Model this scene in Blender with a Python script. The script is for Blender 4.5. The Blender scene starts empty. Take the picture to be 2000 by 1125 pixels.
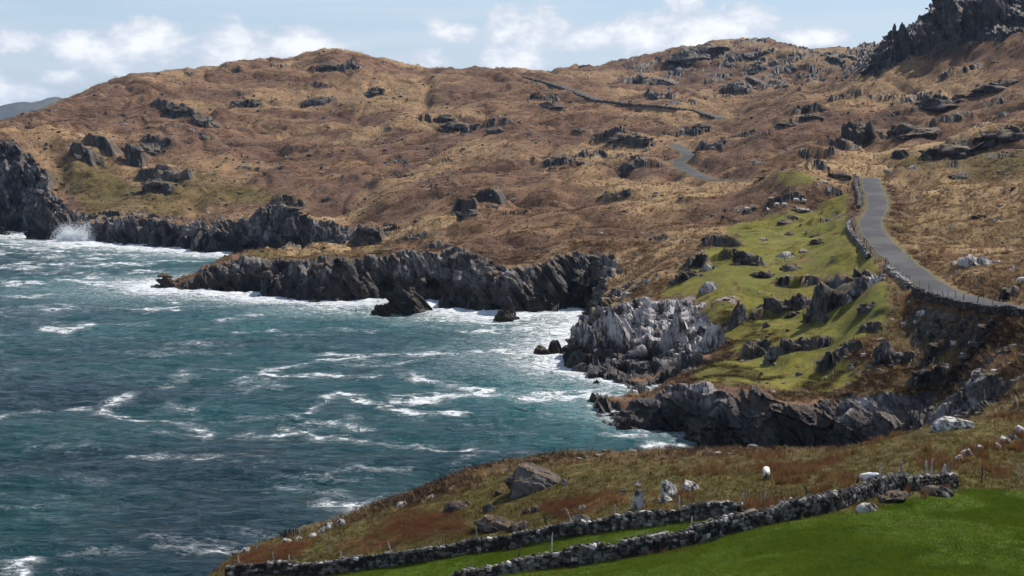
import bpy, bmesh, math, random
import numpy as np
from mathutils import Vector, Matrix, Euler
R = math.radians
rng = np.random.default_rng(7)
random.seed(7)
scene = bpy.context.scene
COL = scene.collection

# ------------------------------------------------------------------ camera
CAM_H = 38.0
FPX = 2778.0                       # focal length in photograph pixels (2000 wide)
PITCH = math.atan((562.5 - 270.0) / FPX)
cd = bpy.data.cameras.new('camera'); cam = bpy.data.objects.new('camera', cd)
COL.objects.link(cam); scene.camera = cam
cd.sensor_width = 36.0; cd.lens = 36.0 * FPX / 2000.0
cd.clip_start = 0.5; cd.clip_end = 40000
cam.location = (0, 0, CAM_H); cam.rotation_euler = (R(90) - PITCH, 0, 0)

# ------------------------------------------------------------------ world, sun, exposure
SUN_AZ, SUN_EL = 52.0, 52.0        # degrees to the right of the view, above the horizon
w = bpy.data.worlds.new('World'); scene.world = w; w.use_nodes = True
sun_d = bpy.data.lights.new('sun', 'SUN'); sun = bpy.data.objects.new('sun', sun_d); COL.objects.link(sun)
sun_d.energy = 5.0; sun_d.angle = R(0.53); sun_d.color = (1.0, 0.93, 0.83)
sdir = Vector((math.sin(R(SUN_AZ)) * math.cos(R(SUN_EL)), math.cos(R(SUN_AZ)) * math.cos(R(SUN_EL)), math.sin(R(SUN_EL))))
sun.rotation_euler = (-sdir).to_track_quat('-Z', 'Y').to_euler()
sun.location = (0, 0, 400)
scene.view_settings.view_transform = 'Standard'; scene.view_settings.look = 'None'
scene.view_settings.exposure = 0.28; scene.view_settings.gamma = 1.0
scene.view_settings.use_curve_mapping = False
scene.render.engine = 'CYCLES'
scene.cycles.use_denoising = True; scene.cycles.use_adaptive_sampling = True; scene.cycles.adaptive_threshold = 0.03
scene.cycles.max_bounces = 6; scene.cycles.diffuse_bounces = 3; scene.cycles.glossy_bounces = 3
scene.cycles.volume_bounces = 0; scene.cycles.transparent_max_bounces = 8

class NT:
    """small helper round a node tree"""
    def __init__(s, tree): s.t = tree; s.n = tree.nodes; s.l = tree.links
    def node(s, typ, **kw):
        n = s.n.new(typ)
        for k, v in kw.items():
            if k == 'inp':
                for a, b in v.items():
                    if isinstance(b, bpy.types.NodeSocket): s.l.new(b, n.inputs[a])
                    else: n.inputs[a].default_value = b
            else: setattr(n, k, v)
        return n
    def math(s, op, a, b=None, c=None, clamp=False):
        n = s.n.new('ShaderNodeMath'); n.operation = op; n.use_clamp = clamp
        for i, v in enumerate((a, b, c)):
            if v is None: continue
            if isinstance(v, bpy.types.NodeSocket): s.l.new(v, n.inputs[i])
            else: n.inputs[i].default_value = v
        return n.outputs[0]
    def mix(s, f, a, b, blend='MIX'):
        n = s.n.new('ShaderNodeMix'); n.data_type = 'RGBA'; n.blend_type = blend; n.clamp_factor = True
        for i, v in ((0, f), (6, a), (7, b)):
            if isinstance(v, bpy.types.NodeSocket): s.l.new(v, n.inputs[i])
            elif i == 0: n.inputs[i].default_value = v
            else: n.inputs[i].default_value = (*v, 1) if len(v) == 3 else v
        return n.outputs[2]
    def ss(s, v, lo, hi):
        n = s.n.new('ShaderNodeMapRange'); n.interpolation_type = 'SMOOTHSTEP'
        s.l.new(v, n.inputs[0]); n.inputs[1].default_value = lo; n.inputs[2].default_value = hi
        return n.outputs[0]
    def noise(s, vec, scale, detail=4, rough=0.55, dist=0.0):
        n = s.n.new('ShaderNodeTexNoise'); s.l.new(vec, n.inputs['Vector'])
        n.inputs['Scale'].default_value = scale; n.inputs['Detail'].default_value = detail
        n.inputs['Roughness'].default_value = rough; n.inputs['Distortion'].default_value = dist
        return n.outputs[0]
    def mapping(s, vec, rot=(0, 0, 0), scale=(1, 1, 1), loc=(0, 0, 0)):
        n = s.n.new('ShaderNodeMapping'); s.l.new(vec, n.inputs[0])
        n.inputs[1].default_value = loc; n.inputs[2].default_value = rot; n.inputs[3].default_value = scale
        return n.outputs[0]

# sky: physical sky, thin high veil and a band of fair-weather cumulus all round the horizon
def build_world():
    k = NT(w.node_tree); k.n.clear()
    out = k.node('ShaderNodeOutputWorld'); bg = k.node('ShaderNodeBackground'); k.l.new(bg.outputs[0], out.inputs[0])
    sky = k.node('ShaderNodeTexSky', sky_type='NISHITA', sun_disc=False, sun_elevation=R(SUN_EL), sun_rotation=R(SUN_AZ),
                 air_density=1.1, dust_density=0.35, ozone_density=2.5, altitude=50)
    bg.inputs[1].default_value = 0.10
    gen = k.node('ShaderNodeTexCoord').outputs['Generated']
    sep = k.node('ShaderNodeSeparateXYZ'); k.l.new(gen, sep.inputs[0])
    az = k.math('ARCTAN2', sep.outputs[0], sep.outputs[1])           # 0 ahead, + to the right
    el = k.math('ARCSINE', sep.outputs[2])
    flat = k.node('ShaderNodeCombineXYZ', inp={0: az, 1: k.math('MULTIPLY', el, 1.7), 2: 0.0}).outputs[0]
    n1 = k.noise(flat, 17.0, 7, 0.56, 0.3)
    n2 = k.noise(flat, 60.0, 5, 0.6, 0.2)
    n = k.math('MULTIPLY_ADD', k.math('SUBTRACT', n2, 0.5), 0.35, n1)
    # cumulus over all azimuths, low over the horizon
    big = k.noise(k.mapping(flat, scale=(1, 1.6, 1), loc=(3.1, 0.4, 0)), 6.0, 2, 0.5)
    outside = k.math('MULTIPLY', k.ss(k.math('ABSOLUTE', az), 0.38, 0.5),
                     k.math('SUBTRACT', 1.0, k.ss(el, 0.10, 0.3)))
    dens = k.math('MULTIPLY', k.ss(big, 0.42, 0.7), outside)
    blobs = [(270,100,105,34),(455,96,72,36),(160,104,40,30),(610,98,75,26),(35,185,55,24),(35,92,36,18),(985,52,34,26),(1062,70,56,38),
             (885,66,40,17),(830,122,50,20),(1005,124,62,26),(1375,62,100,44),(1245,80,75,26),(1580,82,62,13),(120,158,36,12),(1150,85,80,20)]
    for (px, py, rx, ry) in blobs:
        a0 = math.atan((px - 1000) / FPX); e0 = (270 - py) / FPX
        dx = k.math('MULTIPLY', k.math('SUBTRACT', az, a0), FPX / (rx * 1.25)); dy = k.math('MULTIPLY', k.math('SUBTRACT', el, e0), FPX / (ry * 1.3))
        r2 = k.math('MULTIPLY_ADD', dx, dx, k.math('MULTIPLY', dy, dy))
        dens = k.math('MAXIMUM', dens, k.math('POWER', 2.718, k.math('MULTIPLY', r2, -0.75)))
    m = k.math('ADD', dens, k.math('MULTIPLY', k.math('SUBTRACT', n, 0.5), 2.3))
    mask = k.ss(m, 0.34, 0.66)
    veil = k.math('MULTIPLY', k.ss(k.noise(k.mapping(flat, rot=(0, 0, 0.12), scale=(0.5, 5.0, 1)), 7.0, 6, 0.55, 0.4), 0.36, 0.72), 0.52)
    tone = k.ss(k.math('MULTIPLY_ADD', k.math('SUBTRACT', n2, 0.5), 0.7, m), 0.45, 1.25)
    c0 = k.mix(veil, k.mix(k.math('MULTIPLY', k.math('SUBTRACT', 1.0, k.ss(el, 0.12, 0.6)), 0.55), sky.outputs[0], (4.1, 5.1, 6.8)), (6.1, 6.6, 7.3))
    cloud = k.mix(tone, (6.0, 6.4, 7.1), (9.2, 9.2, 9.2))
    c1 = k.mix(k.math('MULTIPLY', mask, 0.9), c0, cloud)
    k.l.new(c1, bg.inputs[0])
build_world()

# ------------------------------------------------------------------ numpy helpers
_perm = np.random.default_rng(11).permutation(256).astype(np.int32); _perm = np.concatenate([_perm, _perm, _perm])
_g3 = np.array([[1,1,0],[-1,1,0],[1,-1,0],[-1,-1,0],[1,0,1],[-1,0,1],[1,0,-1],[-1,0,-1],[0,1,1],[0,-1,1],[0,1,-1],[0,-1,-1],[1,1,0],[-1,1,0],[0,-1,1],[0,-1,-1]], np.float32)
_a2 = np.linspace(0, 2 * np.pi, 256, endpoint=False); _g2 = np.stack([np.cos(_a2), np.sin(_a2)], 1).astype(np.float32) * 1.4
def pn2(x, y, s=0):
    x = np.asarray(x, np.float32) + s * 17.31; y = np.asarray(y, np.float32) + s * 9.77
    xi = np.floor(x); yi = np.floor(y); fx = x - xi; fy = y - yi
    xi = xi.astype(np.int32) & 255; yi = yi.astype(np.int32) & 255
    u = fx * fx * fx * (fx * (fx * 6 - 15) + 10); v = fy * fy * fy * (fy * (fy * 6 - 15) + 10)
    def g(ix, iy, dx, dy):
        q = _g2[_perm[_perm[ix] + iy]]; return q[..., 0] * dx + q[..., 1] * dy
    a = g(xi, yi, fx, fy); b = g(xi + 1, yi, fx - 1, fy); c = g(xi, yi + 1, fx, fy - 1); d = g(xi + 1, yi + 1, fx - 1, fy - 1)
    ab = a + u * (b - a); cdd = c + u * (d - c)
    return ab + v * (cdd - ab)
def pn3(x, y, z, s=0):
    x = np.asarray(x, np.float32) + s * 17.31; y = np.asarray(y, np.float32) + s * 9.77; z = np.asarray(z, np.float32) + s * 5.13
    xi = np.floor(x); yi = np.floor(y); zi = np.floor(z); fx = x - xi; fy = y - yi; fz = z - zi
    xi = xi.astype(np.int32) & 255; yi = yi.astype(np.int32) & 255; zi = zi.astype(np.int32) & 255
    u = fx * fx * (3 - 2 * fx); v = fy * fy * (3 - 2 * fy); t = fz * fz * (3 - 2 * fz)
    def g(i, j, l):
        q = _g3[_perm[_perm[_perm[xi + i] + yi + j] + zi + l] & 15]
        return q[..., 0] * (fx - i) + q[..., 1] * (fy - j) + q[..., 2] * (fz - l)
    a = g(0,0,0); a = a + u * (g(1,0,0) - a); b = g(0,1,0); b = b + u * (g(1,1,0) - b)
    c = g(0,0,1); c = c + u * (g(1,0,1) - c); d = g(0,1,1); d = d + u * (g(1,1,1) - d)
    ab = a + v * (b - a); cdd = c + v * (d - c)
    return ab + t * (cdd - ab)
def fbm2(x, y, o=4, s=0, gain=0.5):
    r = 0; a = 1; f = 1
    for i in range(o): r = r + a * pn2(x * f, y * f, s + i * 3); a *= gain; f *= 2.03
    return r
def sst(x, a, b):
    t = np.clip((x - a) / (b - a), 0, 1); return t * t * (3 - 2 * t)

CP, SP = math.cos(PITCH), math.sin(PITCH)
def slope_of(py):
    """height lost per metre forward along the ray of image row py"""
    yc = (562.5 - py) / FPX
    return (-SP + yc * CP) / (CP + yc * SP)
def ufac(px, py):
    yc = (562.5 - py) / FPX
    return (px - 1000.0) / FPX / (CP + yc * SP)
def P(px, py, D): return (ufac(px, py) * D, D, CAM_H + slope_of(py) * D)
def project(x, y, z):
    dz = z - CAM_H; f = y * CP - dz * SP; uu = y * SP + dz * CP
    return 1000 + FPX * x / f, 562.5 - FPX * uu / f
def sea(px, py):
    D = -CAM_H / slope_of(py); return (ufac(px, py) * D, D)
def at(px, D): return ((px - 1000.0) / FPX * D, D)

# ------------------------------------------------------------------ coast and land survey points
coast_main = [at(-700, 540), sea(-350, 450), sea(-150, 452), sea(-40, 452), sea(40, 455), sea(110, 466), sea(150, 470), sea(200, 478), sea(260, 481), sea(330, 486), sea(375, 490),
    sea(415, 496), at(480, 463), at(560, 456), at(640, 446), at(672, 426), at(640, 404), at(540, 390), at(440, 380), at(375, 372), sea(318, 556), sea(305, 566),
    sea(345, 570), sea(400, 568), sea(445, 571), sea(500, 574), sea(560, 581), sea(620, 586), sea(660, 592), sea(705, 590), sea(760, 585), sea(820, 588), sea(868, 598),
    sea(910, 606), sea(950, 612), sea(985, 620), sea(1020, 618), sea(1060, 613), sea(1110, 609), sea(1150, 612),
    at(1165, 291), at(1148, 274), at(1125, 258), sea(1092, 690), sea(1090, 715), sea(1105, 733), sea(1140, 742), sea(1170, 752), sea(1205, 758),
    at(1255, 211), at(1315, 214), at(1320, 209), at(1255, 206), sea(1200, 786), sea(1181, 797), sea(1190, 812), sea(1225, 826), sea(1240, 842), sea(1300, 846), sea(1340, 857),
    sea(1400, 872), sea(1450, 882), sea(1500, 890), sea(1560, 896), at(1640, 164), at(1690, 161), at(1755, 157), at(1812, 151), at(1818, 146), at(1785, 141), at(1690, 138), at(1610, 136), at(1500, 133), at(1300, 129),
    at(1100, 129), at(900, 128), at(700, 125), at(540, 121), at(400, 116), at(330, 112), at(270, 106), at(250, 98), at(200, 90), at(60, 80), at(-400, 66), at(-900, 50)]
coast = np.array(coast_main + [(40, 20), (600, 20), (1200, 1500), (-900, 1500)], np.float32)

S = []          # survey: (x, y, z)
def s3(px, py, D): S.append(P(px, py, D))
for t in [(2000,1125,60),(1750,1125,61),(1500,1125,64),(1250,1125,71),(1000,1400,55),(2000,1400,46),(1500,1400,48),(300,1400,82),(975,1125,79),(1240,1087,77),(1350,1066,77),(1460,1035,78),(1620,1000,80),
    (1720,967,83),(1862,950,87),(2000,1000,78),(2000,1060,68),(1750,1050,71),(2000,950,88),(462,1125,100),(600,1122,100),(800,1098,98),(1000,1070,96),(1100,1050,94),
    (1200,1035,91.5),(1300,1024,89),(1430,1005,85),(2300,1000,80),(2300,1200,55),
    (350,1122,108),(400,1112,110),(470,1072,112),(600,1045,114),(700,1012,115),(800,985,115),(900,955,114),(1000,932,113),(1100,919,112),(1200,914,111),(1300,911,110),(1400,908,108),
    (1500,905,106),(1620,899,104),(1700,880,104),(1760,860,104),(1840,834,106),(1920,826,107),(2000,822,108),(2200,815,108),(900,1010,106),(1200,960,102),(1400,960,96),(1600,930,96),
    (1800,900,97),(2000,880,98),(650,1060,108),
    # near promontory
    (1260,768,205),(1330,738,196),(1400,736,188),(1500,748,181),(1600,764,175),(1400,705,203),(1500,706,198),(1450,700,203),(1600,722,186),(1650,750,175),(1700,735,171),(1780,745,167),(1840,772,161),(1880,790,150),
    # slope under the lane wall, right
    (1850,640,175),(1950,665,158),(2000,690,150),(2000,645,156),(1900,630,172),(1800,680,176),(1850,700,167),(1900,745,153),(2000,765,134),(1950,802,131),(2000,808,124),(2250,700,138),(1700,700,178),(1700,640,189),(1700,600,195),(1760,620,191),
    # pale crag promontory and green fields
    (1290,620,239),(1200,640,245),(1130,668,243),(1410,610,227),(1430,655,217),(1340,690,221),(1250,545,270),(1310,503,292),(1190,560,291),(1380,545,255),(1500,562,243),(1500,480,283),(1600,440,302),
    (1600,600,219),(1600,650,202),(1600,690,192),(1600,480,272),(1600,530,247),(1500,650,212),(1500,610,226),(1500,530,257),(1560,680,196),(1650,640,196),(1650,690,186),(1650,720,180),(1655,585,211),(1700,562,201),(1735,585,194),
    (1650,500,245),(1650,460,268),(1650,430,290),(1640,400,325),(1500,402,345),(1500,450,305),(1560,425,318),(1400,430,340),(1350,462,315),(1270,480,316),
    # near lane and its bank
    (1698,352,362),(1697,375,333),(1700,410,300),(1695,445,272),(1725,490,240),(1770,530,215),(1815,562,198),(1880,585,182),(2000,607,163),(2200,622,148),
    (1800,478,252),(1900,500,228),(2000,505,212),(1800,405,312),(1900,405,300),(2000,400,290),(1755,345,365),(1850,335,360),(2000,322,350),(1700,290,440),(1850,250,450),(2000,232,430),
    (1700,205,520),(1850,155,530),(2000,105,520),(1690,135,590),(1800,112,572),(1900,84,562),(2150,60,520),(1705,112,612),(1760,78,588),(1850,52,578),(1950,18,568),(2100,-30,560),(2300,-50,540),(2300,300,330),(2300,500,200),(1650,150,650),(1620,190,600),
    # brown middle slope
    (900,484,334),(840,492,339),(1000,492,326),(1090,474,328),(1170,468,325),(1230,474,323),(1200,430,359),(1000,440,372),(1000,400,414),(1200,380,414),(1350,405,365),(1400,355,410),(1550,352,355),
    (1300,330,477),(1330,300,511),(1500,300,452),(1600,250,473),(1400,250,583),(1550,200,583),(1300,206,659),(1400,230,616),(1170,196,701),(1100,172,743),(1030,153,785),(1000,250,625),(1000,320,515),
    (1150,250,608),(1150,320,507),(800,400,460),(800,300,583),(800,200,726),(800,141,828),(900,137,819),(720,108,853),(680,100,853),(600,110,853),(600,200,743),(600,300,621),(600,400,517),(720,452,439),(760,475,380),
    # far headland
    (300,406,549),(500,410,525),(300,432,518),(500,432,498),(620,440,481),(150,340,591),(110,352,591),(250,372,574),(60,285,595),(130,288,610),(-40,292,583),(0,252,642),(130,232,684),(250,250,667),(400,250,667),
    (400,330,591),(0,242,684),(100,206,752),(240,148,794),(330,142,811),(400,137,819),(500,126,832),(330,200,726),(480,180,760),(-200,300,591),(-200,270,718),(-400,300,642),
    # low promontory
    (480,502,361),(600,497,363),(700,484,373),(760,482,359),(420,512,365),(360,545,361),(560,498,372),
    # rocky hill beyond
    (1140,142,836),(1200,122,870),(1330,90,920),(1400,84,937),(1500,92,920),(1600,97,878),(1690,97,844),(1330,150,794),(1500,160,726),(1450,200,667),(1200,160,794)]: s3(*t)
for px, D, z_ in ((2900, 60, 24), (2900, 90, 21), (2900, 130, 20), (2900, 200, 27), (2900, 300, 40), (2900, 420, 62), (2900, 560, 92), (2600, 110, 19), (2600, 160, 20), (2600, 240, 30), (2600, 560, 92), (2900, 720, 105), (3300, 100, 22), (3300, 300, 42), (3300, 600, 95)): S.append((*at(px, D), float(z_)))
for px, z_ in ((1720, 82), (1800, 90), (1900, 97), (2100, 104), (2400, 110)): S.append((*at(px, 720), z_ - 4))
for px in range(-500, 2600, 250): S.append((*at(px, 1120), 52.0))
for px in range(-500, 2600, 250): S.append((*at(px, 1300), 32.0))
for (px, D, z_) in ((0, 800, 40), (-150, 760, 40), (0, 950, 30), (100, 850, 46), (-200, 900, 30), (180, 860, 58), (-400, 800, 30)): S.append((*at(px, D), float(z_)))
def top(px, py_top, py_water, set_back=6.0): s3(px, py_top, -CAM_H / slope_of(py_water) + set_back)
for t in [(185,430,476),(230,428,480),(280,428,483),(330,430,486),(375,432,490),(415,430,496)]: top(*t)
for t in [(470,424,470),(540,416,464),(600,422,457),(640,432,452),(690,445,440)]: s3(*t)
for t in [(450,505,571),(500,503,574),(560,505,581),(620,508,586),(660,510,592),(705,505,590),(760,500,585),(820,495,588)]: top(*t, 5.0)
S = np.array(S, np.float64)

U0, U1, V0, V1 = -0.66, 0.80, math.log(44.0), math.log(1450.0)
KU, KV = 2.6, 1.0
def uv_of(x, y): return np.asarray(x) / y * KU, np.log(y) * KV
def tps_fit(pts, lam=2e-4):
    a, b = uv_of(pts[:, 0], pts[:, 1]); n = len(a)
    d2 = (a[:, None] - a) ** 2 + (b[:, None] - b) ** 2
    K = 0.5 * d2 * np.log(d2 + 1e-12) + lam * np.eye(n)
    Pm = np.stack([np.ones(n), a, b], 1)
    A = np.zeros((n + 3, n + 3)); A[:n, :n] = K; A[:n, n:] = Pm; A[n:, :n] = Pm.T
    rhs = np.zeros(n + 3); rhs[:n] = pts[:, 2]
    sol = np.linalg.solve(A, rhs); return a, b, sol
ta, tb, tsol = tps_fit(S)
NU, NV = 640, 520
gu = np.linspace(U0, U1, NU); gv = np.linspace(V0, V1, NV)
GU, GV = np.meshgrid(gu, gv, indexing='ij')
Zg = tsol[-3] + tsol[-2] * GU * KU + tsol[-1] * GV * KV
for i in range(len(ta)):
    d2 = (GU * KU - ta[i]) ** 2 + (GV * KV - tb[i]) ** 2
    Zg += tsol[i] * 0.5 * d2 * np.log(d2 + 1e-12)
def lookup(G, u, v):
    a = np.clip((u - U0) / (U1 - U0) * (G.shape[0] - 1), 0, G.shape[0] - 1.001); b = np.clip((v - V0) / (V1 - V0) * (G.shape[1] - 1), 0, G.shape[1] - 1.001)
    i = a.astype(np.int32); j = b.astype(np.int32); a = a - i; b = b - j
    return (G[i, j] * (1 - a) + G[i + 1, j] * a) * (1 - b) + (G[i, j + 1] * (1 - a) + G[i + 1, j + 1] * a) * b
# signed distance to the coast (+ inland), in metres
NU2, NV2 = 960, 820
DU, DV = np.meshgrid(np.linspace(U0, U1, NU2), np.linspace(V0, V1, NV2), indexing='ij')
dY = np.exp(DV).astype(np.float32); dX = (DU * dY).astype(np.float32)
sd2 = np.full(dX.shape, 1e12, np.float32); inside = np.zeros(dX.shape, bool)
for i in range(len(coast)):
    ax, ay = coast[i]; bx, by = coast[(i + 1) % len(coast)]
    ex, ey = bx - ax, by - ay; L2 = ex * ex + ey * ey
    if i < len(coast_main) - 1:
        t = np.clip(((dX - ax) * ex + (dY - ay) * ey) / L2, 0, 1)
        sd2 = np.minimum(sd2, (dX - ax - t * ex) ** 2 + (dY - ay - t * ey) ** 2)
    if abs(ey) > 1e-9:
        c = ((ay > dY) != (by > dY)) & (dX < ex * (dY - ay) / ey + ax)
        inside ^= c
SDg = np.sqrt(sd2) * np.where(inside, 1, -1)

# roads: centre lines by image row, with the distance of the ground there
ROADS = [
    ([(1694,347,382),(1701,351,366),(1701,357,354),(1706,372,335),(1713,390,316),(1712,410,299),(1701,430,282),(1703,450,267),(1722,474,250),(1748,500,233),(1778,526,217),(1812,553,203),(1860,576,188),(1930,592,174),(2010,606,163),(2120,618,153),(2260,628,141),(2480,640,128),(2760,655,116)], 2.3),
    ([(1478,354,None),(1430,353,None),(1388,350,None),(1362,341,None),(1340,329,None),(1326,320,None),(1330,312,None),(1345,306,None),(1342,298,None),(1328,290,None),(1318,282,None)], 2.3),
    ([(1410,232,None),(1370,220,None),(1320,211,None),(1280,207,None),(1220,203,None),(1175,197,None),(1145,188,None),(1115,176,None),(1085,166,None),(1055,158,None),(1032,152.5,None)], 2.6)]

def smooth_path(pts, n=None, step=1.5):
    p = np.array(pts, float); m = len(p)
    q = [p[0]]
    for i in range(m - 1):
        p0 = p[max(i - 1, 0)]; p1 = p[i]; p2 = p[i + 1]; p3 = p[min(i + 2, m - 1)]
        k = max(2, int(np.linalg.norm(p2[:2] - p1[:2]) / step))
        for t in np.linspace(0, 1, k + 1)[1:]:
            q.append(0.5 * ((2 * p1) + (-p0 + p2) * t + (2 * p0 - 5 * p1 + 4 * p2 - p3) * t * t + (-p0 + 3 * p1 - 3 * p2 + p3) * t ** 3))
    return np.array(q)

# rocky places on the slopes: pixel centre, radii in pixels, scarp height in metres
SCARPS = [(340,205,60,28,5),(385,228,40,26,5),(480,195,45,20,4.5),(262,285,18,45,9),(310,270,45,22,4),(300,330,45,20,5),(345,345,40,18,4),(315,375,40,12,3),(620,190,50,22,4),(730,175,30,14,4),
    (650,128,70,14,5),(560,120,40,8,3),(850,225,45,16,3.5),(905,240,40,18,4),(965,245,40,18,4),(1060,180,40,20,4.5),(1210,265,60,18,4),(1250,270,40,16,4),(1285,180,50,22,6),(1250,150,50,18,5),(1350,110,70,18,6),
    (1440,160,40,18,6),(1500,125,60,20,6),(1560,130,50,20,5),(1620,110,50,16,5),(1470,105,60,12,5),(1400,180,40,12,4),(1540,240,60,14,4),(1580,215,40,14,4),(1390,275,45,18,5),(1460,265,40,12,3.5),
    (1490,340,40,9,2.6),(940,400,45,20,4),(905,415,30,16,3.5),(720,455,35,22,5),(760,440,25,20,4),(560,405,40,8,2.5),(540,415,60,10,3),(160,300,30,18,6),(200,285,35,22,7),(1250,325,50,12,3),
    (1100,330,60,14,2.4),(1180,300,60,12,2.2),(1340,250,60,14,3),(1650,180,40,16,5),(1600,300,50,18,3.5),(1560,320,40,10,2.5),(1640,270,40,22,4.5),
    (1400,480,40,18,3.2),(1360,525,34,20,3.6),(1420,515,30,16,3.0),(1470,520,34,20,3.4),(1560,550,50,20,3.2),(1540,600,50,24,3.4),(1500,610,40,20,2.5),(1600,330,40,10,3),(1530,385,40,14,3.5),(1440,410,40,10,2.2),(1370,440,50,14,3.2),
    (1600,425,26,8,1.6),(1640,365,30,8,1.6),(1480,670,40,26,3.2),(1570,668,60,20,2.5),(1650,690,50,20,2.6),(1700,640,30,14,1.8),(1820,640,40,14,1.7),(1890,650,40,14,1.6),(1900,690,50,14,1.5),(1830,690,40,14,1.5),(1760,700,50,16,2),(1820,740,40,18,2.4),
    (1880,780,50,16,2),(1780,470,26,20,1.6),(1760,440,26,16,1.5),(1740,385,14,16,1.6),(1900,430,50,14,1.3),(1880,540,50,20,1.6),(1970,570,30,20,2.2),(1800,370,30,14,1.3),(1960,300,60,16,2.6),(1850,330,40,12,1.6),
    (1780,250,50,22,3.5),(1860,215,60,22,4),(1950,250,60,22,3.5),(1900,300,50,16,3),(1960,180,50,20,3),(1800,190,50,18,4),(1730,175,40,14,4),(1880,130,50,16,3.5),(1750,320,30,14,2.6),(1690,250,36,36,8),(1850,290,50,24,4.5)]

def base_surface(x, y, want_cov=False):
    """height of the land without small relief; x, y arrays"""
    u = x / y; v = np.log(y)
    zt = lookup(Zg, u, v)
    # crumbled coast: the distance is read a little off the true place
    jag = 3.6 * pn2(x / 17, y / 17, 1) + 2.2 * pn2(x / 7.0, y / 7.0, 2) + 1.1 * pn2(x / 3.1, y / 3.1, 4)
    sd = lookup(SDg, u, v)
    near = sst(y, 115, 150)
    sd = sd + jag * np.exp(-np.abs(sd) / 22) * (0.35 + 0.65 * near)
    return zt, sd

def hit(px, py, zfun, d0=50.0, d1=1400.0):
    """first point of the ground met by the ray through a pixel"""
    D = np.exp(np.linspace(math.log(d0), math.log(d1), 3000))
    xs = ufac(px, py) * D; zs = CAM_H + slope_of(py) * D
    g = zfun(xs, D); b = np.nonzero(g >= zs)[0]
    i = b[0] if len(b) else len(D) - 1
    return xs[i], D[i], g[i]

def land0(x, y):
    zt, sd = base_surface(x, y)
    zt = np.maximum(zt, 1.2)
    wdt = 3.0 + 0.42 * zt
    p = np.clip(sd / wdt, -1, 1)
    prof = 1 - (1 - np.clip(p, 0, 1)) ** 2.2
    return np.where(p > 0, zt * prof, np.clip(sd * 0.9, -9, 0)), sd, zt

# resolve the roads on the land
road_paths = []
for pts, hw in ROADS:
    q = []
    for (px, py, D) in pts:
        if D is None:
            xx, yy, zz = hit(px, py, lambda a, b: land0(a, b)[0], 300)
        else: xx, yy, zz = P(px, py, D)
        q.append((xx, yy, zz))
    q = smooth_path(q)
    z = q[:, 2].copy()
    for _ in range(30): z[1:-1] = 0.25 * z[:-2] + 0.5 * z[1:-1] + 0.25 * z[2:]
    q[:, 2] = z; road_paths.append((q, hw))

sc_world = []
for (px, py, rx, ry, hh) in SCARPS:
    xx, yy, zz = hit(px, py + ry * 0.7, lambda a, b: land0(a, b)[0], 60)
    rxm = rx * yy / FPX; sl = max(0.12, abs(slope_of(py)))
    hh *= (0.5 if px > 1130 and py < 205 else 0.4 if px > 1640 and py < 470 else 0.6 if px > 1280 and 340 < py < 740 else 0.8 if py < 330 else 1.0)
    sc_world.append((xx, yy, rxm, min(max(rxm * 0.9, ry * yy / FPX * 1.6), rxm * 2.2), min(hh, ry * 1.7 * yy / FPX)))

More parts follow.
